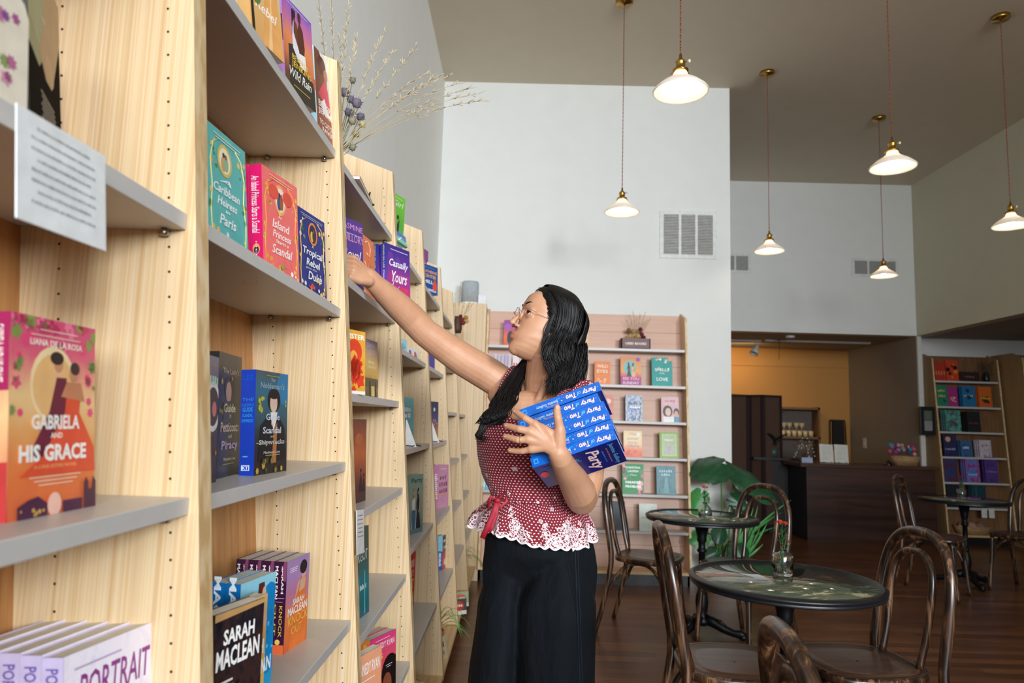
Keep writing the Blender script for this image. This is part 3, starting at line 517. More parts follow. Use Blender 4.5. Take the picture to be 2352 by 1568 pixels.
# --- unit 2
on_row('violet paperback with pink capital lettering, next to the reaching hand',(762,485),829,1.655,.095,.135,.026,paint('#5a3f94',.35),
  [('t',.62,.84,.75,.1,'JASMINE','#e6a0c0'),('t',.62,.7,.8,.1,'GUILLORY','#e6a0c0'),('t',.6,.42,.66,.18,'Royal','#f6efe8',{'s':.3,'b':.005}),('t',.6,.22,.7,.14,'Holiday','#f6efe8',{'s':.3,'b':.005}),('r',.3,.8,.95,.806,'#e9d9ea')],lean=.1)
on_row('orange floral paperback between the violet book and the blue spines',(828,533),859,1.655,.045,.13,.026,mottle('#ea6a2c','#f07a3a','#e2602a',scale=3),
  [('w',[(.3,.9),(.5,.95),(.7,.85),(.6,.7),(.4,.75)],.0016,'#f9c9a0'),('w',[(.2,.6),(.45,.5),(.6,.65),(.8,.5)],.0014,'#f6b98c'),('w',[(.2,.35),(.5,.25),(.7,.4),(.8,.2)],.0014,'#fbe3cf'),('s',6,.1,.03,.9,.2,.06,['#fbe3cf','#e03f2a']),('r',.2,.93,.8,.937,'#fbd9c0')],lean=.09)
CY=grad('#e0406a','#e04a78','#b83a88','#8a3a94','#5a3290','#3a2a86')
on_row('magenta and purple paperback with looping white script, right of the blue spines',(884,556),938,1.655,.02,.14,.027,CY,
  [('r',.55,.0,.9,.42,'#d63a68'),('r',.6,.06,.82,.2,'#ef6b6b'),('r',.08,.0,.4,.35,'#d63a68'),('r',.45,.16,.56,.34,'#e8c07c'),('p',[(.48,.16),(.54,.16),(.53,.3),(.49,.3)],'#3a1c30'),('e',.15,.82,.12,.07,'#6a3ca0'),('e',.45,.78,.12,.07,'#6a3ca0'),('e',.75,.74,.12,.07,'#6a3ca0'),('r',.05,.45,.95,.6,'#a83a8c'),
   ('t',.5,.66,.82,.14,'Casually','#fdf6fb',{'s':.3,'b':.015}),('t',.52,.47,.66,.16,'Yours','#fdf6fb',{'s':.3,'b':.015}),('w',[(.3,.5),(.2,.4),(.26,.33),(.4,.36),(.5,.42)],.0011,'#fdf6fb'),('r',.15,.93,.9,.94,'#d9cdf0')],
  [('t',.5,.82,.34,.3,'VIVIAN JIA LAE','#f0d35a',{'r':-90,'b':.02}),('t',.5,.42,.4,.36,'Casually Yours','#fdf6fb',{'r':-90,'s':.3,'b':.01}),('r',0,0,1,.12,'#d63a68')],grad('#c04a9a','#8a4ab4','#4a48b0','#2a3a9a'),n=2,group='magenta script paperback copies',labels=['magenta script copy standing behind its twin, only its blue-violet spine visible'],lean=.09,gap=.012)
on_row('yellow paperback with a red portrait and palm, left on its shelf',(768,748),838,1.35,.045,.13,.02,paint('#e6a93c',.35),
  [('e',.62,.66,.26,.2,'#e2462c'),('e',.6,.56,.13,.12,'#f0b04a'),('p',[(.4,.3),(.8,.3),(.85,.45),(.7,.52),(.45,.5)],'#e5662c'),('s',5,.6,.2,.98,.45,.22,'#e04028'),('s',4,.2,.05,.9,.15,.1,'#e04028'),('t',.66,.86,.62,.08,'LISTER','#fdf3e2',{'b':.03}),('t',.2,.86,.2,.08,'L','#fdf3e2',{'b':.03}),('r',.2,0,1,.05,'#f6efe6')],lean=.06)
on_row('paperback with a violet-to-gold sunset street cover, right of the yellow one',(838,776),868,1.35,.075,.13,.02,grad('#5c4a34','#8c7040','#e0b05a','#e9bf6c','#c9a080','#7a5f96'),
  [('t',.5,.86,.7,.08,'SHERYL','#d9c8e2'),('t',.5,.75,.62,.08,'LISTER','#d9c8e2'),('t',.5,.6,.5,.05,'~Love','#f3dfb0',{'s':.3}),('t',.5,.52,.6,.05,'~Forever','#f3dfb0',{'s':.3}),('r',0,.2,1,.35,'#6c5c38'),('r',.3,0,.4,.3,'#3c3428'),('r',.75,0,.85,.3,'#3c3428'),('r',.45,.05,.7,.22,'#f0cf7c')],[('t',.5,.4,.5,.6,'Sheryl Lister','#d9c8e2',{'r':-90})],paint('#c9b08c'),lean=.06)
on_row('dusky orange book with a couple at sunset, on the shelf above the hanging note',(806,962),842,1.044,.055,.14,.03,grad('#3c2026','#6a2e28','#a04a2c','#c4622e','#9a4c2c','#6a3424'),
  [('p',[(.55,.12),(.62,.3),(.66,.36),(.72,.3),(.78,.12)],'#2a1620'),('e',.66,.38,.05,.025,'#2a1620'),('p',[(.8,.12),(.82,.26),(.88,.3),(.95,.12)],'#2a1620'),('e',.86,.32,.04,.02,'#2a1620'),('r',.1,.6,.4,.606,'#c4822e'),('e',.5,.75,.25,.08,'#b8602c')],lean=.04)
hang_card('small white note hanging from the shelf edge of the third unit',(817,1172),(834,1170),(820,1275),1.044,-.012,.1,.1,NOTE[:6])
on_row('dark teal forest-cover book half behind the small hanging note',(806,1222),845,.744,.05,.14,.022,grad('#0f5a66','#2c7c84','#4c5c50','#54584c'),
  [('t',.5,.62,.85,.12,'FORGOT','#c9cfc8'),('t',.5,.3,.7,.06,'~to remember','#dfe6e4'),('r',.1,.02,.16,.5,'#5ab4bc'),('r',.4,.02,.44,.45,'#3c949c'),('r',.7,.02,.76,.5,'#5ab4bc')],lean=.06)
on_row('dusky purple paperback at the back of the low shelf of the third unit',(868,1418),900,.451,.16,.13,.03,grad('#3a2c44','#5c4c7c','#8a7cb4'),[('t',.5,.7,.8,.1,'KENNEDY RYAN','#d9d3ea'),('t',.5,.45,.8,.1,"CAN'T GET",'#efe9f6',{'b':.02})],lean=.05)
on_row('pink-to-orange paperback with a curly-haired face, low shelf of the third unit',(848,1472),908,.451,.06,.14,.03,grad('#b5332e','#d24a3a','#e4506a','#dc3c7c'),
  [('e',.78,.36,.34,.3,'#1a1010'),('e',.66,.22,.17,.17,'#8a4a30'),('t',.5,.8,.86,.09,'KENNEDY RYAN','#f9d7e2',{'b':.02}),('t',.3,.64,.36,.08,'THIS','#f2d24a',{'b':.02}),('r',.2,.93,.75,.94,'#f3c4d2'),('s',4,.7,.0,1,.1,.08,'#c8242c'),('r',.6,.5,.85,.508,'#e9e2dc'),('r',.62,.47,.8,.478,'#e9e2dc')],
  [('t',.5,.6,.4,.45,'THIS COULD BE US','#f6d7b0',{'r':-90,'b':.02}),('e',.5,.88,.25,.06,'#f0b060')],paint('#e0883c'),lean=.05,n=2,group='pink-to-orange paperback copies',labels=['orange-spined copy standing behind the pink-to-orange paperback'],maxyaw=.4)
on_row('peach paperback cut off by the bottom of the picture, in front on the low shelf',(812,1517),874,.451,.02,.13,.025,grad('#c8583c','#e88a5c','#eba078','#eba27c'),
  [('t',.5,.8,.85,.11,'KENNEDY RYAN','#fbeee6',{'b':.02}),('r',.2,.74,.75,.748,'#fbeee6'),('e',.45,.38,.36,.2,'#1c1214'),('e',.45,.25,.18,.14,'#7a4630')],lean=.04,maxyaw=.4)
b=MB(); FL=paint('#c99384',.5)
pa=lp(800,372,.03); fm=thing('magazine','pink-covered magazine lying flat at the edge of the top shelf of the third unit','magazine',M=Matrix.Translation((pa.x-.06,2.06,1.967))@Matrix.Rotation(.06,4,'Z'))
b.box((-.1,-.13,0),(.09,.13,.008),PAGES); b.box((-.101,-.131,.008),(.091,.131,.0095),FL); b.build('cover',fm)
def eyeglass_clip(label,u,v,zs,ins):
    p=lp(u,v,ins); b=MB(); b.tube([(0,0,.012),(.004,.01,.03),(0,.022,.026),(-.004,.04,.012),(0,.062,.004),(.003,.07,.009)],.0022,BLACK,8)
    b.ball((0,0,.012),.0045,BLACK,8); b.ball((.003,.07,.009),.004,BLACK,8)
    o=b.build('wire_clip',M=Matrix.Translation((p.x,p.y,zs-.006))); tag(o,label,'clip')
eyeglass_clip('small black wire clip standing on the top shelf edge of the third unit',845,452,1.968,.012)
# --- unit 3
on_row('lime green book with a dark figure, standing high on the fourth unit',(893,434),937,1.965,.05,.14,.022,grad('#2a8cc4','#6cbc8c','#5cb43c','#74c43c','#7cc848'),
  [('t',.6,.8,.6,.1,'Girl','#f2fbe8',{'s':.2}),('r',.3,.94,.85,.946,'#e4f6cc'),('e',.35,.45,.2,.1,'#e8eef0'),('p',[(.5,.1),(.6,.5),(.72,.6),(.7,.1)],'#2c3a30'),('e',.62,.62,.06,.04,'#3a2a24'),('r',.2,.1,.45,.3,'#cfe6c8')],lean=-.02,maxyaw=.35)
on_row('thin blue book with a swirl beneath the lime green one on the fourth unit',(905,525),931,1.965,.015,.12,.012,grad('#4ac0a0','#9adcc8','#2a7cc8','#2470c0'),[('w',[(.2,.2),(.5,.6),(.8,.4)],.002,'#f2fbf8')],lean=.3)
on_row('pale blue illustrated paperback below the reaching arm, fourth unit',(905,772),934,1.555,.06,.13,.015,paint('#a9d6e2'),[('e',.6,.4,.2,.15,'#4aa0c0'),('s',4,.2,.1,.9,.9,.1,['#e9f4f6','#7cbcd0'])],lean=.1)
on_row('white paperback with red and brown figures below the reaching arm, fourth unit',(930,795),962,1.555,.045,.15,.015,paint('#ece7ea'),figure(.35,.1,.8,'#d8a07c','#5c2c24','#8c5a8c')+figure(.7,.05,.75,'#d8a07c','#a84a24','#d85a3c'),lean=.1)
on_row('aqua book with a coral figure above a white bookmark stand, fourth unit',(925,911),950,1.174,.06,.14,.028,grad('#3ca8b8','#5cc0cc','#4cb4c4','#78ccd4'),[('t',.45,.7,.6,.1,'~LEAVE','#f0fafb',{'b':.02}),('t',.45,.58,.6,.1,'~ME','#f0fafb',{'b':.02}),('p',[(.4,.2),(.5,.5),(.56,.2)],'#d87c6c'),('r',.1,.3,.9,.34,'#3c9cb8')],spine_m=paint('#58bcc8'),lean=.05)
on_row('grey-green book with a couple in denim, fourth unit',(936,1092),972,.806,.06,.14,.03,grad('#5c7c84','#8c9c90','#9cac9c','#8ca898'),[('t',.6,.84,.7,.1,'Party','#2c5c4c',{'b':.02})]+figure(.4,.08,.85,'#d8b090','#b08048','#e2e4e0')+figure(.68,.08,.85,'#c8946c','#3a2418','#2c2c30')+[('r',.3,.08,.5,.4,'#4c6c94')],spine_m=paint('#4c5c58'),lean=.03)
on_row('red and yellow cartoon-cover book, low on the fourth unit',(930,1279),955,.443,.07,.14,.025,paint('#d8342c'),[('r',.1,.8,.9,.9,'#f2a0a0'),('t',.55,.5,.7,.14,'BEST','#f2d23c',{'b':.04}),('t',.55,.33,.7,.13,'MEN','#f2d23c',{'b':.04}),('t',.55,.68,.7,.08,'SIDNEY','#f6e0b0'),('s',7,.2,.03,.9,.25,.1,['#2c2a3c','#f2a03c','#e9e2da'])],lean=.0)
# --- unit 4
on_row('purple-spined book at the back of the top shelf, fifth unit',(966,566),984,1.965,.1,.12,.02,paint('#8c3c8c'),[('t',.7,.7,.5,.1,'H','#f0d8ee')],lean=.02,maxyaw=.3)
on_row('blue and orange book with bold cream lettering on the top shelf, fifth unit',(970,603),1005,1.965,.045,.14,.022,paint('#14509a'),[('t',.5,.72,.86,.1,'KATHERINE','#f0a85c',{'b':.03}),('t',.5,.55,.8,.12,'CENTER','#f0a85c',{'b':.03}),('t',.5,.35,.8,.12,'HELLO','#f4f2ec',{'b':.03}),('t',.5,.08,.84,.1,'STRANGER','#f4f2ec',{'b':.03}),('e',.8,.3,.14,.18,'#e8503c'),('e',.8,.5,.07,.06,'#a8603c'),('r',.1,.9,.8,.91,'#7ab0d8')],lean=.05)
on_row('violet book behind the reaching arm, fifth unit',(975,737),998,1.555,.08,.13,.02,paint('#5a4ca0'),(),lean=.05)
on_row('dark blue city-lights book beside a bookmark stand, fifth unit',(988,921),1007,1.168,.055,.14,.022,grad('#3c2c4c','#c87c4c','#3c4c8c','#1c2c5c','#16244c'),[('e',.5,.8,.12,.05,'#e6e9f0'),('s',8,.1,.3,.9,.55,.06,['#f0a050','#e8704c','#f6d07c'])],lean=.03)
PK=paint('#dc9cba')
on_row('rose-pink novel with stacked lettering, front one of its row, fifth unit',(1007,1069),1030,.79,.05,.14,.026,PK,[('t',.5,.66,.7,.1,'~THE','#8c4c6c'),('t',.5,.5,.8,.1,'~LAST','#8c4c6c'),('t',.5,.34,.8,.1,'~STOP','#8c4c6c'),('r',.2,.9,.8,.92,'#f6dce6'),('r',0,.28,1,.3,'#e8a04c')],
  [('t',.5,.5,.6,.7,'~THE LAST STOP','#f9e6ee',{'r':-90,'b':.02}),('r',0,.28,1,.31,'#e8a04c')],paint('#d484b0'),n=2,group='rose-pink novels on the fifth unit',labels=['rose-pink copy behind the front rose-pink novel'],lean=.03)
on_row('deep blue book at the near end of the rose-pink row, fifth unit',(985,1068),1000,.79,.11,.13,.02,paint('#3c6cb0'),(),lean=.03)
on_row('black and red novel with white writing, low shelf of the fifth unit',(1017,1231),1031,.435,.055,.14,.026,grad('#c8342c','#d8402c','#24242a','#1c1c22'),[('t',.5,.8,.7,.09,'~LOVE','#f2f0ee',{'b':.02}),('t',.5,.6,.7,.09,'~LINES','#f2f0ee',{'b':.02}),('e',.5,.2,.3,.1,'#f0d8cc')],
  [('r',0,.55,1,1,'#8cc4dc'),('t',.5,.3,.4,.6,'~AFTER DARK','#e9f1fb',{'r':-90,'b':.02})],paint('#1c56a8'),n=2,group='black and red novels on the fifth unit',labels=['blue-spined copy behind the black and red novel'],lean=.02)
# --- units 5, 6
pf=lp(1016,680,.06); fr=thing('picture_frame','small framed picture on the top shelf of the sixth unit','frame',M=Matrix(((0,-.993,-.09,pf.x-.0),(1,0,0,pf.y),(0,-.09,1,1.966),(0,0,0,1))))
b=MB(); b.box((0,0,0),(.2,.012,.19),BAM); b.build('frame_border',fr); b=MB(); b.box((.012,-.001,.012),(.188,0,.178),mottle('#6c4c44','#b08c80','#4c342c','#c87c8c',scale=6)); b.build('picture',fr)
on_row('small green-grey book on the second shelf of the sixth unit',(1022,800),1032,1.64,.06,.13,.02,paint('#8cb4a0'),(),lean=.02)
on_row('narrow aqua book far down the row, last unit',(1060,958),1068,1.014,.06,.13,.02,paint('#7cc8d8'),(),lean=.02)
# ================================================================== things on and around the long row
def grass_stem(b,p,d,L,col,bend=.3,seed=1,head=True,headcol='#cbb894'):
    rn=random.Random(seed); P=[]; d=Vector(d).normalized(); q=Vector(p); g=Vector((0,0,-1))
    n=12
    for i in range(n+1):
        P.append(q.copy()); d=(d+g*bend*.045*(i/n)*2).normalized(); q=q+d*(L/n)
    b.tube(P,[.0011*(1-.5*i/n) for i in range(n+1)],paint(col,.8),4)
    if head:
        for i in range(n//2,n):
            for k in range(5):
                a=P[i].lerp(P[i+1],rn.random()); o=Vector((rn.uniform(-1,1),rn.uniform(-1,1),rn.uniform(-.2,1))).normalized()*rn.uniform(.006,.016)+d*.012
                b.tube([a,a+o*.6,a+o],[.0006,.0013,.0004],paint(headcol,.8),3)
def bouquet(name,label,base,stems,heads,vase=None,cat='dried flowers',seed=3,group=None,hc='#cbb894'):
    t=thing(name,label,cat,base,group=group); rn=random.Random(seed); b=MB()
    for (dx,dy,dz,L,bend,col) in stems: grass_stem(b,(rn.uniform(-.008,.008),rn.uniform(-.008,.008),.02),(dx,dy,dz),L,col,bend,rn.randint(0,999),True,hc)
    b.build('grasses',t); b=MB()
    for (x,y,z,r,col) in heads:
        b.tube([(x*.15,y*.15,.03),(x*.6,y*.6,z*.55),(x,y,z)],.0011,paint('#7c7450',.8),4)
        b.ball((x,y,z),r,paint(col,.9),8)
        for k in range(22):
            o=Vector((rn.gauss(0,1),rn.gauss(0,1),rn.gauss(0,1))).normalized(); c=Vector((x,y,z))
            b.tube([c+o*r*.8,c+o*r*1.35],[.0011,.0003],paint(col,.9),3)
    if heads: b.build('flower_heads',t)
    if vase: vb=MB(); vb.lathe(vase[0],vase[1],24); vb.build('vase',t)
    return t
VP=[(.0,0),(.03,0),(.036,.03),(.034,.08),(.02,.11),(.022,.125),(.018,.125),(.016,.11),(.028,.07),(.0,.01)]
st=[(.62+.035*i,.05+.03*i,.78-.03*i,.36+.02*i,.8,'#b9a67c') for i in range(7)]+[(.25,.1,1,.40,.4,'#b5a880'),(.05,-.05,1,.42,.3,'#a99c74'),(-.05,.1,1,.36,.3,'#c0b58c'),(.35,.2,.95,.38,.3,'#b9b27c'),(.15,-.1,1,.33,.3,'#bba77c'),(.5,.1,.9,.4,.2,'#aca27a'),(-.1,-.25,1,.45,.2,'#8c7c64'),(-.02,-.28,1,.44,.2,'#8c7c64')]
hd=[(.02,0,.20,.013,'#6c6470'),(.035,.01,.185,.011,'#5c5664'),(.055,0,.17,.014,'#6c6070'),(.03,.03,.155,.012,'#7c7280'),(.062,.02,.14,.012,'#5a5462'),(.045,0,.12,.012,'#8c8070'),(.07,.01,.115,.010,'#a8996c'),(.05,.03,.095,.010,'#b9a878'),(.035,-.01,.14,.010,'#5c5664'),(.04,.0,.235,.009,'#7c7264'),(.05,0,.045,.010,'#7c7a60')]
bouquet('dried_bouquet','big dried grass and thistle bouquet rising above the third unit of the row',(-.515,1.812,1.967),st,hd,([(r*.5,z*.8) for r,z in VP],paint('#c9a0a8',.4)))
st=[(.2,.1,1,.34,.1,'#9aa074'),(-.1,.2,1,.30,.1,'#9aa074'),(.4,.1,1,.30,.3,'#a8a880'),(.05,-.1,1,.36,.1,'#b0ac84'),(.5,0,.9,.28,.3,'#c0b890'),(.3,.3,1,.26,.2,'#c0b890')]
hd=[(.03,0,.10,.02,'#6c1c1c'),(.06,.02,.12,.018,'#a8742c'),(.045,-.02,.075,.018,'#7c2420'),(.07,.0,.09,.016,'#c09a5c'),(.02,.02,.13,.015,'#5c1818')]
bouquet('dried_bouquet','small dried bouquet with dark red heads near the corner cabinet',(-.47,5.2,1.936),st,hd,(VP,paint('#4a2c20',.6)),seed=9)
# speaker and white box on the corner cabinet
sp=thing('speaker','grey fabric wireless speaker standing on the corner cabinet','speaker',(-.44,5.98,2.271)); b=MB()
b.lathe([(.0,.03),(.074,.03),(.074,.2),(.066,.215),(.0,.218)],paint('#a6adb2',.9),32,sx=1,sy=.75); b.build('fabric_body',sp); b=MB(); b.lathe([(0,0),(.06,0),(.072,.01),(.074,.03),(0,.03)],paint('#eef0f0',.4),32,sx=1,sy=.75); b.build('base',sp)
wb=MB(); wb.box((-.036,-.02,0),(.036,.02,.092),paint('#dfe2e6',.4)); tag(wb.build('router',M=Matrix.Translation((-.335,5.95,2.271))@Matrix.Rotation(.3,4,'Z'),bevel=.004),'small white box beside the grey speaker on the corner cabinet','device')
# plants and small goods on the base boards
TC=paint('#b8683f',.8)
def spider_plant(label,loc,s,seed):
    t=thing('spider_plant',label,'plant',loc); b=MB(); b.lathe([(0,0),(.036*s,0),(.05*s,.075*s),(.056*s,.075*s),(.057*s,.095*s),(.049*s,.095*s),(.046*s,.07*s),(0,.07*s)],TC,24); b.build('pot',t)
    rn=random.Random(seed); b=MB(); LF=mottle('#4f8a3a','#7cb05c','#a8c88c',scale=3)
    for i in range(22):
        a=rn.uniform(0,6.28); L=rn.uniform(.12,.22)*s; h=rn.uniform(.05,.12)*s; w=.005*s; row_=[]
        for k in range(9):
            u=k/8; r=L*u; z=.075*s+h*sin(u*2.6)*1.3-.05*u*u*s; c=Vector((cos(a)*r,sin(a)*r,z)); sd=Vector((-sin(a),cos(a),0))*w*(1-u)**.5*(.5+u); row_.append([c-sd,c-Vector((0,0,w*.4)),c+sd])
        b.grid(row_,LF)
    b.build('leaves',t); b=MB(); b.ball((0,0,.066*s),(.045*s,.045*s,.012*s),paint('#3a2a1e',.95),12); b.build('soil',t); return t
pz=.123
spider_plant('spider plant in a terracotta pot on the base board of the fifth unit',(-.40,3.72,pz),1.0,2)
spider_plant('spider plant in a terracotta pot on the base board of the last unit',(-.42,5.45,pz),1.0,5)
b=MB(); b.box((0,0,0),(.16,.006,.1),paint('#cdbf9e',.8)); art(b,[('t',.5,.55,.8,.25,'~GROW','#6c3c3c',{'b':.02}),('t',.5,.2,.7,.18,'~seeds','#7c4c44')],lambda x,y,d:(x,-d,y),.16,.1)
tag(b.build('paper_bag',M=Matrix.Translation((-.355,3.47,pz))@Matrix.Rotation(1.3,4,'Z')@Matrix.Rotation(-.2,4,'X')),'small printed cloth packet leaning by the spider plant pot','packet')
def seedpack(label,y,z0,c,top):
    b=MB(); b.box((0,0,0),(.115,.004,.09),paint('#e6e0d2',.5)); art(b,[('r',0,.25,1,1,c),('e',.5,.55,.35,.3,top),('t',.5,.5,.6,.15,'~SEEDS','#f2ede4',{'b':.02})],lambda x,y_,d:(x,-d,y_),.115,.09)
    tag(b.build('seed_packet',M=Matrix.Translation((-.375,y,z0))@Matrix.Rotation(.5,4,'Z')@Matrix.Rotation(-.1,4,'X')),label,'packet')
seedpack('green seed packet propped on the base board of the sixth unit, behind the red one',4.52,pz,'#a8b890','#d8744c')
seedpack('dark seed packet with a red picture, front of the two on the sixth unit',4.34,pz,'#4c4c44','#c8402c')
gt=thing('candle_tin','round gold tin with a pale label on the base board of the fourth unit','tin',(-.40,2.98,pz)); b=MB()
b.lathe([(0,0),(.05,0),(.052,.01),(.052,.075),(.049,.08)],paint('#a8863c',.3,.9),32); b.build('tin_body',gt); b=MB(); b.lathe([(0,.081),(.053,.081),(.054,.093),(.050,.097),(0,.097)],paint('#c8a04c',.25,.9),32); b.box((-.025,-.025,.0975),(.025,.025,.0982),paint('#e0dcd0',.6)); b.build('lid',gt)
b=MB(); b.lathe([(0,0),(.05,0),(.085,.05),(.09,.085),(.084,.085),(.078,.05),(0,.01)],paint('#2c1810',.3),32); tag(b.build('bowl',M=Matrix.Translation((-.42,2.76,pz))),'dark brown bowl in front of the gold tin, at the bottom edge of the picture','bowl')
# bookmark stands beside two books
for y,z,lab in ((2.86,1.174,'folded white card beside the aqua book on the fourth unit'),(3.70,1.168,'folded white card beside the city-lights book on the fifth unit')):
    b=MB(); b.prism([(0,0),(.05,.0),(.003,.11),(0,.11)],0,.0015,lambda p,q,t:(p,t,q),paint('#eceae4',.5)); b.tube([(.0,0,.006),(.03,-.01,.004),(.05,.01,.008),(.07,0,.004)],.0022,BLACK,6)
    tag(b.build('folded_card',M=Matrix.Translation((-.452,y,z))@Matrix.Rotation(.5,4,'Z')),lab,'card')
# ================================================================== goods on the used-books bookcase and the far bookcases
def flatbook(label,u0,v1,u1,v0,oy,zs,cover,front=(),t=.022,n=1,group=None,labels=None,ins=.05,lean=.12,step=None,spine_m=None,rz=0):
    """a face-out book on a bookcase standing square to the room: pixel box of the cover, shelf height zs, case origin oy"""
    Y=oy+.09*zs+ins; a=at(u0,v1,Y=Y); b_=at(u1,v1,Y=Y); c=at(u0,v0,Y=Y); w=abs(b_.x-a.x); h=c.z-zs
    M=Matrix.Translation((a.x,Y,zs))@Matrix.Rotation(rz,4,'Z')@Matrix.Rotation(-lean,4,'X')
    r=book(label,w,h,t,cover,front,(),spine_m,M,group); 
    for i in range(1,n):
        q=copy_tree(r); q.matrix_world=Matrix.Translation((0,(t+.001)*i,0))@M
        if step: q.matrix_world=Matrix.Translation((step*i,(t+.001)*i*.3,0))@M
        q['label']=labels[i-1] if labels else label
    return r
UO=5.771
def T(txt,y,w=.8,h=.1,c='#ffffff',x=.5,**o): return ('t',x,y,w,h,txt,c,o)
flatbook('orange and purple book on the top shelf, just left of the woman\'s face',1157,784,1186,733,UO,1.938,grad('#e0502c','#e8703c','#b84c8c','#8c3ca0'),[('e',.55,.3,.3,.28,'#1c2a3c'),('e',.3,.75,.3,.1,'#a85ac0')])
for i in range(7):
    flatbook('pale spine book in the short row behind the woman\'s raised arm',1118+i*8.2,845,1125+i*8.2,812,UO,1.624,paint(['#c9b4c4','#b8b0cc','#d4c0c8','#c0b8d0'][i%4]),[('r',.2,.1,.8,.5,'#d8ccd8')],t=.1,ins=.03,lean=.02,group='pale spine books behind the raised arm')
flatbook('white book with a red title, at the end of the pale row behind the arm',1177,848,1192,815,UO,1.624,paint('#e9dde0'),[T('~WE',.6,.8,.15,'#d8404c',b=.03),T('~ALL',.35,.8,.15,'#d8404c',b=.03)])
flatbook('orange book with pale lettering on the second shelf of the used books',1366,874,1402,828,UO,1.624,paint('#e8884c'),[T('WILD',.72,.7,.14,'#f6d8bc',b=.02),T('EYES',.5,.7,.14,'#f6d8bc',b=.02),('s',5,.2,.08,.8,.3,.12,'#f2b078')])
flatbook('sunset book with an embracing couple, middle of the second used-books shelf',1426,877,1473,817,UO,1.624,grad('#5c2c4c','#c03c7c','#e8a048','#e0944c','#d88454'),[('e',.45,.62,.32,.25,'#7ab8b8')]+figure(.4,.3,.62,'#8c5a3c','#241814','#2c2c3c')+figure(.62,.3,.6,'#a86a48','#241814','#e8b070')+[('r',0,0,1,.3,'#a8307c'),T('SEE YOU',.18,.8,.1,'#f6b8cc',b=.02),T('SUNDAY',.04,.8,.09,'#e0d0e4',b=.02),('e',.85,.9,.1,.07,'#8c4ca0')])
flatbook('teal book titled in cream lettering on the second used-books shelf',1498,879,1545,819,UO,1.624,paint('#2c9c98'),[T('SPELLS',.52,.7,.1,'#f2efe0',b=.02),T('FOR',.42,.25,.05,'#f2efe0'),T('LOVE',.18,.55,.12,'#f2efe0',b=.02),('s',8,.1,.6,.9,.95,.06,['#f2efe0','#e8b878']),('r',.8,.88,1,1,'#d89878')])
flatbook('salmon book partly behind the books the woman holds',1378,960,1409,905,UO,1.321,paint('#e09080'),[('e',.6,.75,.25,.1,'#f0c8b8'),('s',6,.2,.2,.9,.6,.12,'#e8b0a0')])
flatbook('white and cobalt abstract-cover book on the third used-books shelf',1437,961,1476,906,UO,1.321,mottle('#e4e8ee','#3c5ca8','#c8d4e0','#1c2c6c','#8cacc4',scale=4),[('t',.6,.5,.6,.06,'~TALES','#ffffff',{})],spine_m=paint('#14182c'))
flatbook('pale pink book with two dark-haired people on the third used-books shelf',1520,964,1560,910,UO,1.321,paint('#e4c0c4'),[('e',.35,.42,.28,.24,'#1c2028'),('e',.38,.4,.16,.16,'#e4b8a0'),('e',.85,.4,.16,.16,'#14181c'),('e',.84,.33,.11,.12,'#d8a48c'),('r',.1,0,.7,.22,'#e9e4e0'),('r',.7,0,1,.22,'#4c8cac'),T('~LOVE',.8,.6,.08,'#c85c6c')])
flatbook('cream and orange book with violet script on the fourth used-books shelf',1433,1046,1475,988,UO,1.023,grad('#e0502c','#e8703c','#f0c890','#f0d8a8','#ecc880'),[T('This',.84,.4,.08,'#6c4c9c',s=.3),T('Summer',.66,.66,.1,'#6c4c9c',s=.3),T('Will Be',.5,.5,.08,'#6c4c9c',s=.3),T('Different',.38,.7,.1,'#6c4c9c',s=.3),('s',8,.1,.02,.95,.25,.1,'#c8402c'),('e',.8,.86,.1,.07,'#f2eee4')])
flatbook('pistachio green book with a framed pink emblem, fourth used-books shelf',1516,1047,1559,991,UO,1.023,paint('#9cb860'),[('r',.12,.08,.9,.92,'#b8c8a0'),('r',.17,.12,.85,.88,'#a8bc88'),('e',.5,.35,.22,.16,'#c8a0d0'),('e',.5,.37,.1,.1,'#9cb860'),T('~BEACH',.66,.45,.07,'#f0d8e0')])
flatbook('green tropical-flower book with white title on the fifth used-books shelf',1430,1132,1479,1064,UO,.725,paint('#3c9458'),[('s',6,.0,.4,.25,.95,.16,['#f08c9c','#2c7c44']),('s',7,.75,.0,1,.75,.16,['#e85c78','#2c7c44','#f0a0a8']),T('CHRISTINA',.84,.7,.07,'#eef4ec',b=.02),T('LAUREN',.72,.5,.07,'#eef4ec',b=.02),T('The',.6,.3,.05,'#eef4ec',s=.3),T('PARADISE',.34,.72,.08,'#ffffff',b=.03),T('PROBLEM',.2,.72,.08,'#ffffff',b=.03)])
flatbook('dark teal book with a misty figure on the fifth used-books shelf',1509,1133,1553,1069,UO,.725,mottle('#0f3c4c','#1c6474','#3c8088','#14485c',scale=4),[('p',[(.35,.05),(.65,.05),(.56,.6),(.44,.6)],'#5c9898'),T('~BEFORE',.78,.7,.08,'#9cc4c8'),T('~I GO',.66,.5,.07,'#9cc4c8')])
flatbook('charcoal book seen through the back of the cafe chair, bottom used-books shelf',1391,1215,1436,1150,UO,.433,paint('#2c3844'),[])
flatbook('cream paper-covered book on the bottom used-books shelf',1469,1216,1510,1156,UO,.433,paint('#d4dcd0'),[T('~Monday',.44,.7,.1,'#a8a078',s=.3)])
for i in range(4): flatbook('light blue spine in the short row behind the blouse hem',1109+i*7,1125,1115+i*7,1092,UO,.725,paint(['#8cc4dc','#7cb4d0','#9cccdc','#84bcd8'][i]),[('r',.2,.2,.8,.6,'#d4e8f0')],t=.1,ins=.03,lean=.02,group='light blue spines behind the blouse hem')
flatbook('white book low behind the blouse tie',1120,1215,1140,1180,UO,.433,paint('#dcdce0'),[])
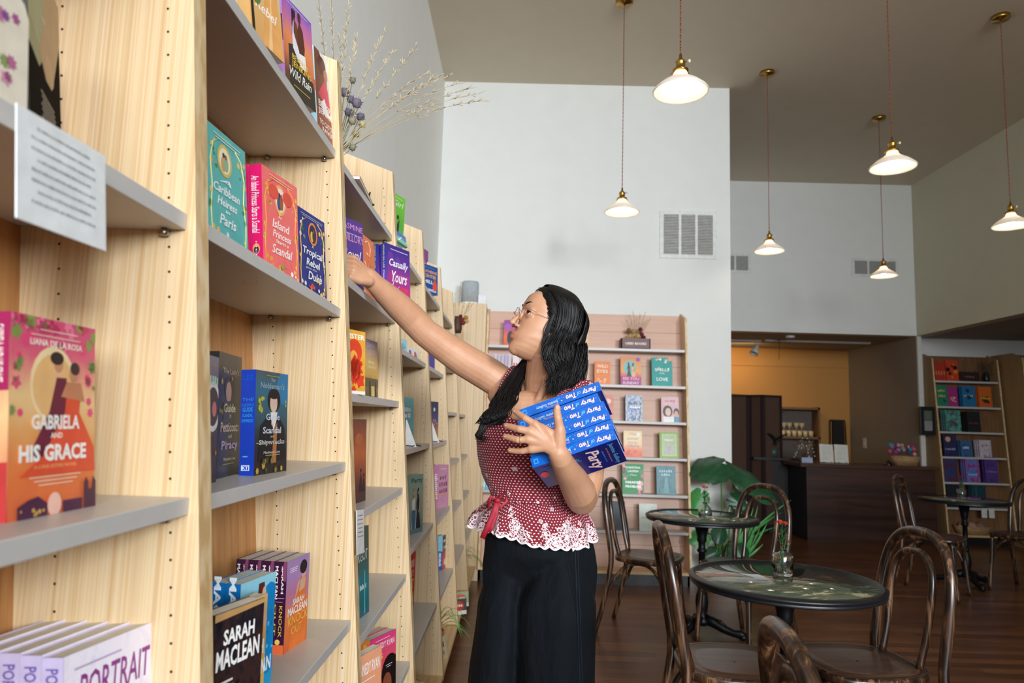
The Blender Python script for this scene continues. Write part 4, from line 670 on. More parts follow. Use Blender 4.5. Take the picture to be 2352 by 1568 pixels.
for i,c in enumerate(['#6ca8c8','#cfd4d8']): flatbook('pale spine behind the dark hair' if i else 'blue spine behind the dark hair',1341+i*5,875,1345.5+i*5,815,UO,1.624,paint(c),[],t=.1,ins=.03,lean=.02)
# used-books sign box with dried arrangement
ub=thing('sign_box','oxblood wooden trough lettered USED BOOKS, on the top shelf','sign',(0,0,0)); A=at(1427,795,Y=5.99); B=at(1494,795,Y=5.99); wd=B.x-A.x
ub.location=(A.x,5.99,1.939); b=MB(); OX=paint('#5c1f20',.45); b.box((0,0,0),(wd,.1,.008),OX); b.box((0,0,0),(wd,.008,.092),OX); b.box((0,.092,0),(wd,.1,.092),OX); b.box((0,0,0),(.008,.1,.092),OX); b.box((wd-.008,0,0),(wd,.1,.092),OX)
art(b,[('t',.5,.4,.72,.22,'USED BOOKS','#e0c8b0',{'b':.03})],lambda x,y,d:(x,-d,y),wd,.092); b.build('trough',ub)
st=[(rx,0,1,.25+.03*(i%3),.1,'#b0a080') for i,rx in enumerate((-.35,-.2,-.1,0,.1,.25,.4,.5))]
hd=[(x,y,z,.021,c) for x,y,z,c in ((-.05,0,.11,'#b8964c'),(-.02,.0,.15,'#a8863c'),(.02,-.01,.11,'#c0a054'),(.05,0,.13,'#6c1c28'),(.04,0,.17,'#5c1828'),(-.06,0,.16,'#7c5c3c'),(0,-.02,.08,'#8c7440'),(.07,.01,.1,'#4c1420'),(-.07,-.01,.09,'#a08a4c'))]
bouquet('dried_arrangement','dried arrangement of yellow and wine heads standing in the sign trough',(A.x+wd*.52,6.035,1.945),st,hd,None,seed=5)
# far bookcase
RO=8.398
def rb(label,u0,u1,v0,zs,c,n=1,**k): return flatbook(label,u0,0,u1,v0,RO,zs,c,n=n,ins=.04,lean=.08,**k)
def flatbook2(label,u0,u1,v0,zs,c,front=(),n=1,side=0,**k):
    Y=RO+.09*zs+.04; a=at(u0,v0,Y=Y); b_=at(u1,v0,Y=Y); M=Matrix.Translation((a.x,Y,zs))@Matrix.Rotation(-.08,4,'X')
    r=book(label,b_.x-a.x,max(.1,a.z-zs),.028,c,front,(),k.get('sp'),M,k.get('group'))
    for i in range(1,n): q=copy_tree(r); q.matrix_world=Matrix.Translation((-.006*i,.03*i,0))@M; q['label']=label+', copy %s'%['second','third'][i-1]
    return r
for i in range(4):
    q=flatbook2('narrow scarlet spine on the top shelf of the far bookcase',2148+i*6,2153+i*6,829,1.938,paint('#b83a2c',.4),[('r',.2,.3,.8,.5,'#e07848')],group='scarlet spines on the far bookcase')
flatbook2('scarlet and orange book with black ink drawing, top shelf of the far bookcase',2173,2201,826,1.938,paint('#c8401c'),[('s',7,.15,.15,.85,.9,.2,['#1c1014','#e88c2c'])])
flatbook2('dark oxblood box lettered on the top shelf of the far bookcase',2204,2250,853,1.938,paint('#2c1416'),[T('~BOOKS',.4,.5,.2,'#8c5c4c')])
flatbook2('emerald book, second shelf of the far bookcase',2152,2176,884,1.624,paint('#1c7c5c'),[T('~HELL',.7,.7,.1,'#d8c04c',b=.03),T('~BENT',.45,.7,.1,'#d8c04c',b=.03),('s',4,.2,.1,.9,.4,.12,'#0c3c34')])
flatbook2('magenta book, second shelf of the far bookcase',2177,2200,887,1.624,paint('#a02c78'),[('s',6,.2,.2,.9,.9,.14,['#e0b8d8','#e8a83c'])])
flatbook2('cerulean book, second shelf of the far bookcase',2210,2241,886,1.624,paint('#1c6c9c'),[T('~CURSE',.5,.7,.09,'#d8cc6c',b=.02),('s',4,.3,.3,.7,.8,.2,'#144c7c')],n=2,group='cerulean books on the far bookcase')
flatbook2('tangerine book, second shelf of the far bookcase',2248,2278,888,1.624,paint('#c8601c'),[('s',6,.2,.2,.9,.9,.2,['#3c1c14']),T('~FABLE',.4,.7,.09,'#e8c84c',b=.02)],n=2,group='tangerine books on the far bookcase')
flatbook2('teal and crimson fantasy book with copies, third shelf of the far bookcase',2172,2207,941,1.321,mottle('#1c8c88','#5c1c2c','#3cb0a4','#a8344c',scale=4),[],n=3,group='teal and crimson fantasy books')
flatbook2('near-black fantasy book, third shelf of the far bookcase',2222,2252,944,1.321,paint('#15161c'),[T('~DARK',.4,.7,.08,'#8c2c3c')],n=3,group='near-black fantasy books')
flatbook2('navy book with a pale gold moth, fourth shelf of the far bookcase',2168,2198,998,1.023,mottle('#1c1c3c','#2c2c5c','#14142c',scale=4),[('e',.35,.8,.2,.12,'#d8a878'),T('~NIGHT',.3,.8,.1,'#9ca4cc')])
flatbook2('slate blue book, fourth shelf of the far bookcase',2207,2233,1011,1.023,mottle('#1c3c6c','#3c6c9c','#14284c',scale=4),[T('~SEA',.5,.6,.16,'#c8d8e8')],n=3,group='slate blue books on the far bookcase')
flatbook2('mauve and white book, fourth shelf of the far bookcase',2250,2277,1010,1.023,mottle('#8c7c9c','#d8ccd8','#3c2c3c',scale=4),[],n=3,group='mauve and white books on the far bookcase')
flatbook2('ultramarine book with a crimson flash, fifth shelf of the far bookcase',2168,2200,1050,.725,mottle('#0c2c5c','#14447c','#5c1c2c','#0c3464',scale=4),[])
flatbook2('electric blue book, middle of the fifth shelf of the far bookcase',2219,2250,1052,.725,mottle('#0c4cac','#2c8cd8','#a83c8c','#0c2c6c',scale=4),[T('~CROWN',.3,.7,.06,'#b8d4f0')],n=3,group='electric blue books on the far bookcase')
flatbook2('indigo and violet book, right on the fifth shelf of the far bookcase',2263,2292,1049,.725,mottle('#1c2c6c','#5c3c8c','#0c1c4c',scale=4),[T('~STORM',.4,.8,.08,'#8c6cc0')],n=2,group='indigo books on the far bookcase')
flatbook2('black book with cyan streaks, sixth shelf of the far bookcase',2176,2205,1112,.433,mottle('#0c0c14','#14242c','#0c1c2c',scale=4),[])
flatbook2('black book with teal bars, right on the sixth shelf of the far bookcase',2232,2265,1112,.433,mottle('#0c0c14','#14444c','#0c1c2c',scale=5),[('r',.3,.3,.4,.9,'#1c5c6c')],n=2,group='black and teal books on the far bookcase')
for u,l in ((2256,'left small white price card under the sixth shelf of the far bookcase'),(2273,'right small white price card under the sixth shelf of the far bookcase')):
    a=at(u,1186,Y=8.43); b=MB(); b.box((0,0,0),(.065,.001,.11),paint('#d8d8d4',.6)); tag(b.build('price_card',M=Matrix.Translation((a.x,8.437,.325))@Matrix.Rotation(-.02,4,'X')),l,'card')
bk=thing('basket','low woven basket of soft toys at the foot of the far bookcase','basket',(5.42,8.52,.123)); b=MB(); WK=wood('wicker',[(.3,'#8c6a44'),(.6,'#b8926a')],60,3,.8,0)
b.lathe([(0,0),(.11,0),(.14,.1),(.133,.1),(.105,.012),(0,.01)],WK,24,sx=1.5); b.build('woven_body',bk); b=MB()
for x,c in ((-.1,'#a87c70'),(0,'#b88c78'),(.1,'#8c6a60')): b.ball((x,0,.09),(.06,.05,.05),paint(c,.9),10)
b.build('soft_toy',bk)
pa=[(-.4+.1*i,0,1,.2+.03*(i%3),.1,'#4c4644') for i in range(9)]
bouquet('dried_bouquet','dark dried twigs in a black vase on top shelf of the far bookcase',(5.77,8.66,1.938),pa+[(x,.1,.8,.17,.2,'#5c5450') for x in (-.8,-.5,.5,.8)],[],(VP,BLACK),seed=11,hc='#3c3634')
# framed notice at the end of the partition
fr=thing('notice_frame','black frame holding a green and a white notice at the partition end','frame'); a=at(2113,933,Y=8.5); c=at(2150,999,Y=8.5)
fr.location=(a.x,8.5,c.z); w=c.x-a.x; h=a.z-c.z; b=MB(); b.box((0,0,0),(w,.03,h),BLACK); b.build('frame_border',fr,.003); b=MB(); b.box((.045,-.002,h*.52),(w-.04,0,h-.05),paint('#55624c',.5)); b.build('upper_notice',fr); b=MB(); b.box((.045,-.002,.05),(w-.04,0,h*.5),paint('#8c8688',.6)); b.build('lower_notice',fr)
b=MB(); b.box((4.92,8.53,a.z-h*.6),(4.95,8.6,a.z-h*.4),BLACK); o=b.build('bracket',fr); o.matrix_parent_inverse=Matrix.Translation(fr.location).inverted()
b=MB(); b.box((4.905,8.6,0),(4.957,8.62,LZ),paint('#d8d4cc',.6)); b.build('trim_2',kind='structure')
# ================================================================== ceiling lamps
MILK=None
def milk():
    m,nt,b=new_mat('milk_glass'); b.inputs['Base Color'].default_value=(.86,.83,.79,1); b.inputs['Roughness'].default_value=.25
    tr=nt.nodes.new('ShaderNodeBsdfTranslucent'); tr.inputs[0].default_value=(1,.93,.84,1); mx=nt.nodes.new('ShaderNodeMixShader'); mx.inputs[0].default_value=.35
    nt.links.new(b.outputs[0],mx.inputs[1]); nt.links.new(tr.outputs[0],mx.inputs[2]); nt.links.new(mx.outputs[0],nt.nodes['Material Output'].inputs[0]); return m
MILK=milk(); BULB=emit('lamp_light','#fff0dc',42)
CORD=None
def cordmat():
    m,nt,b=new_mat('twisted_cord'); t=nt.nodes.new('ShaderNodeTexCoord'); w=nt.nodes.new('ShaderNodeTexWave'); w.bands_direction='Z'; w.inputs['Scale'].default_value=22; w.inputs['Distortion'].default_value=0; nt.links.new(t.outputs['Object'],w.inputs[0])
    nt.links.new(ramp(nt,w.outputs['Fac'],[(.35,'#3c2018'),(.6,'#a8502c')]),b.inputs['Base Color']); b.inputs['Roughness'].default_value=.8; return m
CORD=cordmat()
def pendant(label,x,y,first=None):
    t=thing('pendant_lamp',label,'lamp',(x,y,2.79),group=None); r=.122
    b=MB(); out=[(r,0),(r+.003,.005),(r-.002,.012),(r*.75,.038),(r*.45,.062),(r*.28,.078),(.030,.092),(.026,.1)]; inn=[(.024,.098),(.028,.09),(r*.27,.074),(r*.44,.057),(r*.74,.033),(r-.006,.008),(r-.003,.001)]
    b.lathe(out+inn+[(r,0)],MILK,48,close=False); b.build('shade',t)
    b=MB(); b.lathe([(0,.01),(.012,.013),(.022,.025),(.030,.042),(.026,.062),(.016,.08),(.014,.095),(0,.096)],BULB,20); b.build('bulb',t)
    b=MB(); b.lathe([(.027,.094),(.035,.098),(.036,.106),(.024,.112),(.02,.116),(.021,.14),(.024,.144),(.02,.148),(.012,.158),(.007,.162),(.007,.178),(.003,.184),(0,.184)],BRASS,24)
    for a in (0.4,2.5,4.6): b.tube([(.034*cos(a),.034*sin(a),.103),(.046*cos(a),.046*sin(a),.1)],.0035,BRASS,8)
    b.build('brass_socket',t); b=MB(); b.tube([(.02,-.004,.145),(.036,-.01,.146)],.0025,BRASS,6); b.ball((.038,-.01,.146),(.006,.006,.008),paint('#e8dcc4',.3),10); b.build('switch_key',t)
    b=MB(); L=CZ-2.79-.03; n=int(L/.008)
    for ph in (0,pi): b.tube([(.0017*cos(ph+i*.75),.0017*sin(ph+i*.75),.182+(L-.182)*i/n) for i in range(n+1)],.0019,CORD,4)
    b.build('cord',t); b=MB(); b.lathe([(0,L-.008),(.008,L-.008),(.01,L),(.058,L+.002),(.063,L+.008),(.063,L+.03),(0,L+.03)],BRASS,32); b.build('ceiling_canopy',t)
    return t
p0=pendant('nearest and largest-looking pendant lamp, its cord running off the top of the picture',.697,3.02)
LL=[((.705,4.854),'leftmost pendant lamp, hanging lower left of the nearest one, white shade and brass socket'),((2.105,3.87),'pendant lamp with its cord cut by the top edge, overlapping a farther cord'),((2.11,5.85),'pendant lamp between the large wall vent and the far wall'),((3.515,6.69),'farthest pendant lamp, hanging in front of the right far-wall vent'),((3.525,4.94),'pendant lamp cut by the right edge of the picture')]
for (x,y),l in LL:
    c=copy_tree(p0); c.location=(x,y,2.79); c['label']=l
for c in [p0]: pass
# ================================================================== vents, track light, detector, switch
def vent(label,x0,x1,z0,z1,y,cols,nsl):
    t=thing('wall_vent',label,'vent',(x0,y,z0)); W_,H_=x1-x0,z1-z0; b=MB(); WH=paint('#dcdcda',.5)
    m=.035; b.box((0,-.012,0),(W_,0,m),WH); b.box((0,-.012,H_-m),(W_,0,H_),WH); b.box((0,-.012,m),(m,0,H_-m),WH); b.box((W_-m,-.012,m),(W_,0,H_-m),WH)
    cw=(W_-2*m)/cols
    for i in range(1,cols): b.box((m+cw*i-.011,-.012,m),(m+cw*i+.011,0,H_-m),WH)
    b.build('vent_frame',t); b=MB(); b.box((m,-.003,m),(W_-m,-.001,H_-m),paint('#1e2020',.9)); b.build('backing',t)
    b=MB(); SL_=paint('#b9b8b2',.5)
    for i in range(nsl):
        z=m+(H_-2*m)*(i+.5)/nsl; hh=(H_-2*m)/nsl*.30; b.box((m,-.010,z-hh),(W_-m,-.004,z+hh),SL_,)
    b.build('louvres',t)
vent('large three-panel wall vent on the white front wall',1.235,1.748,2.785,3.222,6.16,3,26)
vent('small wall vent on the far wall, cut by the corner of the front wall',2.31,2.866,3.21,3.463,8.6,3,13)
vent('small wall vent on the far wall behind the farthest pendant lamp',4.12,4.70,3.205,3.443,8.6,3,13)
b=MB(); b.box((3.3,9.33,2.455),(4.7,9.36,2.482),paint('#c8c4bc',.5)); b.box((2.2,9.42,2.455),(3.27,9.45,2.482),paint('#c8c4bc',.5))
tl=thing('track_light','white track spotlight hanging under the low soffit','lamp',(0,0,0)); b.build('track',tl)
b=MB(); b.tube([(3.2,9.44,2.455),(3.2,9.44,2.40)],.01,paint('#d0ccc4',.4),8); Mx=Matrix.Translation((3.2,9.42,2.36))@Matrix.Rotation(.5,4,'Y')@Matrix.Rotation(-.3,4,'X'); b.lathe([(0,.06),(.03,.055),(.032,.0),(.045,-.03),(.06,-.085),(.052,-.085),(.03,-.02),(0,0)],paint('#d0ccc4',.4),20,Mx); b.build('spot_head',tl)
b=MB(); b.lathe([(0,0),(.06,0),(.055,-.025),(0,-.03)][::-1],paint('#e4e4e4',.5),24,Matrix.Translation((3.46,8.9,2.481))); tag(b.build('smoke_detector'),'white smoke detector under the edge of the low soffit','detector')
b=MB(); b.tube([(3.43,9.2,2.48),(3.43,9.2,2.3),(3.425,9.2,2.2)],.003,BLACK,5); tag(b.build('pull_cord'),'thin dark pull cord hanging from the low soffit','cord')
sw=thing('light_switch','white light switch plate on the grey partition','switch'); b=MB(); b.box((4.892,9.93,1.06),(4.9,10.02,1.2),paint('#cfcabf',.4)); b.build('plate',sw); b=MB(); b.box((4.889,9.955,1.1),(4.892,9.995,1.16),paint('#e0dcd4',.3)); b.build('rocker',sw)
# ================================================================== counter and service nook
ct=thing('service_counter','walnut service counter with a flat overhanging top','counter'); b=MB(); b.box((3.44,8.42,.0),(4.96,8.44,.855),WALNUT); b.build('front_panel',ct)
b=MB(); b.box((3.44,8.44,0),(3.46,9.15,.855),BLACK); b.box((3.2,9.0,0),(3.44,9.9,.88),paint('#120d0c',.6)); b.build('side_panel',ct)
b=MB(); b.box((3.36,8.38,.857),(4.99,8.95,.9),wood('walnut_top',[(.3,'#3c2318'),(.6,'#5c3a2a')],12,4,.35,0)); b.build('countertop',ct,.003)
b=MB(); b.box((3.0,8.95,.9),(3.7,9.4,.93),paint('#181210',.4)); b.build('rear_shelf',ct)
SCR=None
def reed():
    m,nt,b=new_mat('woven_reed'); v=coords(nt); w=nt.nodes.new('ShaderNodeTexWave'); w.bands_direction='X'; w.inputs['Scale'].default_value=18; nt.links.new(v,w.inputs[0])
    w2=nt.nodes.new('ShaderNodeTexWave'); w2.bands_direction='Z'; w2.inputs['Scale'].default_value=40; nt.links.new(v,w2.inputs[0])
    mx=N(nt,'ShaderNodeMath',operation='MULTIPLY'); nt.links.new(w.outputs['Fac'],mx.inputs[0]); nt.links.new(w2.outputs['Fac'],mx.inputs[1])
    nt.links.new(ramp(nt,mx.outputs[0],[(.0,'#33201a'),(.7,'#6c4a38')]),b.inputs['Base Color']); b.inputs['Roughness'].default_value=.8; return m
SCR=reed(); sc=thing('folding_screen','dark woven folding screen standing left of the counter','screen',(0,0,0))
def spanel(xa,ya,xb,yb,z1=1.72):
    L=math.hypot(xb-xa,yb-ya); M=Matrix.Translation((xa,ya,0))@Matrix.Rotation(math.atan2(yb-ya,xb-xa),4,'Z'); F_=paint('#2a1a1c',.5)
    b=MB(); 
    for p in (((0,0,0.02),(.035,.025,z1)),((L-.035,0,0.02),(L,.025,z1)),((0,0,z1-.03),(L,.025,z1)),((0,0,.06),(L,.025,.1))): b.box(p[0],p[1],F_,M)
    f=b.build('panel_frame',sc); b=MB(); b.box((.035,.01,.1),(L-.035,.015,z1-.03),SCR); b.build('woven_panel',f,M=M)
spanel(2.50,8.95,2.99,9.1); spanel(2.99,9.1,3.12,8.95); spanel(3.12,8.95,3.40,9.05)
# rack with glasses on the ochre wall
rk=thing('wall_rack','open wooden rack of stemmed and short glasses on the ochre wall','rack',(0,0,0)); b=MB(); RW=paint('#7c5630',.5)
for z in (1.6,1.18,.84): b.box((3.55,10.15,z-.02),(4.36,10.38,z+.01),RW)
b.box((4.33,10.15,.8),(4.36,10.38,1.62),RW); b.box((3.55,10.15,.8),(3.58,10.38,1.62),RW); b.build('rack_frame',rk)
b=MB(); b.box((3.58,10.375,.84),(4.33,10.39,1.6),paint('#6c6058',.8)); b.build('rack_back',rk)
GL2=paint('#d8c094',.25,0,.8)
g0=thing('glass','short amber-lit glass on the wall rack, one of the row','glass',(3.62,10.25,1.191),group='glasses on the wall rack'); b=MB(); b.lathe([(0,0),(.03,0),(.036,.085),(.033,.085),(.028,.006),(0,.006)],GL2,14); b.build('glass_body',g0)
for i in range(1,9): c=copy_tree(g0); c.location=(3.62+.08*i,10.25,1.191)
g1=thing('stemmed_glass','stemmed dessert glass standing behind the short glasses on the wall rack','glass',(3.66,10.33,1.191),group='stemmed glasses on the wall rack'); b=MB(); b.lathe([(0,0),(.03,.003),(.005,.01),(.005,.12),(.035,.15),(.045,.2),(.042,.2),(0,.14)],GL2,14); b.build('glass_body',g1)
for x in (3.74,3.9,3.98,4.08,4.16): c=copy_tree(g1); c.location=(x,10.33,1.191)
ap=thing('hanging_apron','dark apron and cables hanging from a hook on the ochre wall','apron',(4.7,10.36,1.44)); b=MB()
for i,x in enumerate((-.11,-.07,.08,.11)): b.tube([(x*1.1,0,-.5+.05*i),(x*1.05,-.01,-.25),(x,0,-.02),(x*.8,.005,.0)],.008,paint('#17110e',.8),6)
b.box((-.075,-.02,-.42),(.075,.01,-.0),paint('#1c1410',.8)); b.tube([(-.11,.005,.0),(.11,.005,.0)],.012,paint('#241a14',.7),6)
b.build('cloth',ap)
b=MB(); b.box((-.04,0,0),(.04,.02,.1),BLACK)
for i in range(2):
    t=thing('menu_card','cream menu card on the counter, %s of the pair'%('right' if i else 'left'),'menu',(4.0+.30*i-(.28 if 0 else 0),8.62,.9)); t.location.x=[3.69,3.87][i]
    b=MB(); M_=Matrix.Rotation(-.18,4,'X')@Matrix.Rotation(.04,4,'Y'); b.box((0,0,.01),(.165,.004,.23),paint('#d9d6cc',.6),M_)
    art(b,[('r',.2,.85-.06*k,.8,.86-.06*k,'#b4b0a6') for k in range(12)],lambda x,y,d:tuple(M_@Vector((x,-d,.01+y))),.165,.22); b.build('card',t); b=MB(); b.tube([(.04,-.03,.012),(.04,.03,.006),(.13,.03,.006),(.13,-.03,.012)],.003,BLACK,6); b.build('wire_stand',t)
# counter objects
bs=thing('gift_basket','wicker basket of bright wrapped flowers on the counter end','basket',(4.72,8.62,.9)); b=MB(); b.lathe([(0,0),(.09,0),(.12,.11),(.113,.11),(.085,.01),(0,.01)],WK,20,sx=1.5); b.build('woven_body',bs); rn=random.Random(4)
for i in range(26): b=MB(); b.ball((rn.uniform(-.19,.12),rn.uniform(-.05,.05),.13+rn.uniform(0,.11)),rn.uniform(.02,.035),paint(['#c05c74','#d88c94','#2c8cac','#8c3c74','#e0a8ac','#3c4c9c'][i%6],.7),8); b.build('wrapped_flower',bs)
b=MB(); b.lathe([(0,0),(.05,0),(.05,.008),(.045,.02),(.03,.042),(0,.05)],paint('#5c5a58',.15,1),20); b.ball((0,0,.055),.008,BLACK,8); tag(b.build('call_bell',M=Matrix.Translation((4.45,8.5,.9))),'small metal call bell on the counter','bell')
og=thing('jewellery_tree','branching stand hung with small silver and glass trinkets on the counter','stand',(3.5,8.62,.9)); b=MB(); rn=random.Random(8)
b.lathe([(0,0),(.07,0),(.07,.012),(0,.015)],BLACK,16)
ends=[]
for i in range(9):
    a=i*.7; e=(cos(a)*.13,sin(a)*.08,.2+.12*rn.random()); ends.append(e); b.tube([(0,0,.01),(cos(a)*.03,sin(a)*.03,.12),e],.005,paint('#8c7850',.4,.7),5)
b.build('branches',og)
for e in ends:
    for k in range(4): b=MB(); b.ball((e[0]*(.5+.15*k),e[1]*(.5+.15*k),e[2]-.03-.04*k),.012,paint(['#c8ccd4','#8c9cb8','#d8c8a0'][k%3],.2,.8),8); b.build('trinket',og)
b=MB(); b.box((-.06,-.07,0),(.07,-.04,.06),paint('#a8b4cc',.3)); b.build('trinket_box',og)
orc=thing('potted_orchid','dark-leaved orchid in a pot beside the trinket stand','plant',(3.28,9.05,.93)); b=MB(); b.lathe([(0,0),(.05,0),(.065,.12),(.058,.12),(0,.1)],paint('#3c4c44',.4),18); b.build('pot',orc); b=MB()
DG=paint('#16241c',.4)
def leaf(b,base,tip,wd,mat,bend=.1,up=(0,0,1),n=8,wave=0):
    base,tip=Vector(base),Vector(tip); d=tip-base; s=d.cross(Vector(up)); s=s.normalized() if s.length>1e-6 else Vector((1,0,0)); nu=s.cross(d).normalized(); rows=[]
    for i in range(n+1):
        u=i/n; c=base+d*u+nu*bend*4*u*(1-u); w=wd*sin(pi*min(1,u*.93+.05))**.75; wv=wave*sin(u*17)
        rows.append([c-s*w+nu*(wv*wd),c-s*w*.5-nu*wd*.12,c-nu*wd*.2,c+s*w*.5-nu*wd*.12,c+s*w-nu*(wv*wd)])
    b.grid(rows,mat)
for a,L in ((.3,.3),(1.6,.28),(2.8,.26),(4.2,.3),(5.4,.28)): leaf(b,(0,0,.1),(cos(a)*L*.7,sin(a)*L*.4,.1+L*.7),.06,DG,.04)
b.tube([(0,0,.1),(.03,0,.4),(.1,0,.55),(.16,0,.6)],.005,paint('#3c3020'),5); b.build('leaves',orc)
# ================================================================== big leafy plant by the front wall
ek=thing('elephant_ear_plant','large elephant-ear plant in a white planter against the front wall','plant',(1.74,5.95,0)); b=MB(); b.lathe([(0,0),(.13,0),(.165,.24),(.15,.24),(.13,.2),(0,.2)],paint('#cfcbc4',.6),28); b.build('planter',ek)
EL=mottle('#123820','#1c5030','#0f2c1e',scale=3,rough=.35); EL2=mottle('#2c7838','#4c9c50','#2c6c34',scale=3,rough=.4); ST=paint('#4c7c34',.5)
def heart(b,c,d,nrm,L,W_,mat,droop=.15,wave=.05):
    """big heart-shaped leaf: c attachment, d direction of tip"""
    c,d,nrm=Vector(c),Vector(d).normalized(),Vector(nrm).normalized(); s=d.cross(nrm).normalized(); nrm=s.cross(d); rows=[]
    for i in range(13):
        u=i/12; t=-.28+1.28*u; w=W_*(max(0,1-((u-.36)/.64)**2)**.6 if u>.36 else (.62+.38*(u/.36)))*(1 if u<1 else 0)
        r=[]
        for j in range(-6,7):
            q=j/6; x=q*w; lob=(.0 if abs(q)>.25 or u>.2 else .25*(1-abs(q)/.25)*(1-u/.2)); zz=-droop*(t*t)*L-abs(q)**1.5*w*.35+wave*W_*sin(j*1.9+i*1.3)*abs(q)
            r.append(c+d*(t+lob)*L+s*x+nrm*zz)
        rows.append(r)
    b.grid(rows,mat)
lb=MB(); sb_=MB()
def stemleaf(tip,d,n,L,W_,mat,**k):
    o=Vector((random.uniform(-.05,.05),random.uniform(-.04,.04),.2)); t_=Vector(tip); m=o.lerp(t_,.5)+Vector((0,0,.1)); sb_.tube([o,o.lerp(m,.5)+Vector((0,0,.04)),m,m.lerp(t_,.5)+Vector((0,0,.02)),t_],[.009,.008,.007,.006,.005],ST,7); heart(lb,t_,d,n,L,W_,mat,**k)
stemleaf((-.06,-.12,1.0),(-1,-.2,-.15),(-.1,-.6,.8),.26,.17,EL,droop=.3,wave=.07)
stemleaf((.08,-.1,.94),(.95,-.3,-.55),(.3,-.7,.8),.40,.14,EL,droop=.2,wave=.08)
stemleaf((-.22,-.1,.74),(-.5,-.2,-.9),(-.4,-.9,.2),.16,.09,EL2)
stemleaf((.04,-.12,.72),(.8,-.2,-.5),(0,-1,.3),.14,.07,EL,wave=.12)
stemleaf((-.2,-.15,.42),(-1,-.2,-.3),(0,-.8,.6),.14,.08,EL2); stemleaf((-.08,-.18,.47),(-.3,-.4,-.9),(0,-1,.3),.12,.07,EL)
stemleaf((.05,-.2,.34),(.2,-.4,-.9),(0,-1,.2),.13,.09,EL); stemleaf((-.12,-.2,.3),(-1,-.2,-.4),(0,-1,.3),.1,.06,EL)
for i in range(26):
    a=random.uniform(.3,1.4); L=random.uniform(.3,.55); g=MB; x0=random.uniform(.0,.14); leaf(lb,(x0,-.05,.2),(x0+.35*cos(a)*L*1.2,-.1+random.uniform(-.08,.08),.2+sin(a)*L),.009,EL2,-.03,up=(0,1,0.1))
for dx,dz in ((.42,.62),(.36,.5),(.5,.72)): leaf(lb,(.05,-.08,.25),(dx,-.15,dz),.009,EL2,.08,up=(0,1,.1))
lb.build('leaves',ek); sb_.build('stems',ek)
# ================================================================== cafe tables and bentwood chairs
def marble():
    m,nt,b=new_mat('green_marble'); v=coords(nt,(1,2.2,1)); f=noise_tex(nt,v,5,8,.62,1.6); f2=noise_tex(nt,coords(nt,(1,3,1)),18,5,.6,.8)
    c=ramp(nt,f,[(.0,'#2c3c34'),(.48,'#4a5848'),(.58,'#6a6a50'),(.635,'#d0c29c'),(.67,'#7c7858'),(1,'#3c483e')]); d=ramp(nt,f2,[(.3,'#9c9c9c'),(.75,'#ffffff')])
    mx=N(nt,'ShaderNodeMixRGB',blend_type='MULTIPLY'); mx.inputs[0].default_value=.7; nt.links.new(c,mx.inputs[1]); nt.links.new(d,mx.inputs[2]); nt.links.new(mx.outputs[0],b.inputs['Base Color'])
    b.inputs['Roughness'].default_value=.05; b.inputs['IOR'].default_value=1.75; b.inputs['Coat Weight'].default_value=.8; b.inputs['Coat Roughness'].default_value=.03; return m
MARB=marble()
def table(label,x,y,rz):
    t=thing('cafe_table',label,'table',(x,y,0),rz); r=.345; z=.73
    b=MB(); b.lathe([(0,z-.012),(r-.014,z-.012),(r-.014,z),(0,z)],MARB,72); b.build('marble_top',t)
    b=MB(); b.lathe([(r-.02,z-.024),(r-.02,z-.030),(r,z-.03),(r+.004,z-.026),(r+.001,z-.021),(r+.001,z-.017),(r+.007,z-.013),(r+.007,z-.006),(r+.002,z-.003),(r-.004,z+.001),(r-.0142,z+.001),(r-.0142,z-.024)],BLACK,72,close=False); b.build('rim',t)
    b=MB(); prof=[(.03,.06),(.045,.075),(.05,.09),(.036,.11),(.028,.13),(.036,.16),(.040,.2),(.036,.24),(.026,.27),(.022,.285),(.03,.292),(.03,.305),(.02,.312),(.02,.50),(.03,.508),(.03,.52),(.022,.527),(.022,.56),(.03,.575),(.03,.6),(.05,.69),(.09,.703),(.09,.707),(0,.707)]
    b.lathe(prof,IRON,28)
    for i in range(8):
        a=i*pi/4; b.tube([(.03*cos(a+q*.12),.03*sin(a+q*.12),.14+q*.012)for q in range(9)],[.003+.006*sin(pi*q/8) for q in range(9)],IRON,6)
    b.build('column',t)
    for i in range(3):
        a=i*2*pi/3+.5; c,s=cos(a),sin(a); b=MB(); P=[(.02*c,.02*s,.1),(.07*c,.07*s,.085),(.13*c,.13*s,.055),(.19*c,.19*s,.036),(.235*c,.235*s,.036),(.26*c,.26*s,.026)]
        b.tube(P,[.034,.032,.026,.022,.026,.018],IRON,12,flat=.9); b.ball((.245*c,.245*s,.022),(.028,.028,.022),IRON,10)
        b.tube([(.06*c,.06*s,.11),(.11*c,.11*s,.095),(.16*c,.16*s,.06)],[.006,.012,.005],IRON,8); b.build('foot',t)
    return t
tb0=table('nearest round green-marble cafe table, with the ribbed glass bottle on it',1.03,2.745,.3)
c=copy_tree(tb0); c.location=(1.19,4.55,0); c.rotation_euler.z=1.2; c['label']='middle round cafe table in front of the used-books bookcase, orange flower on it'
c=copy_tree(tb0); c.location=(3.93,6.27,0); c.rotation_euler.z=2.0; c['label']='far round cafe table in front of the far bookcase'
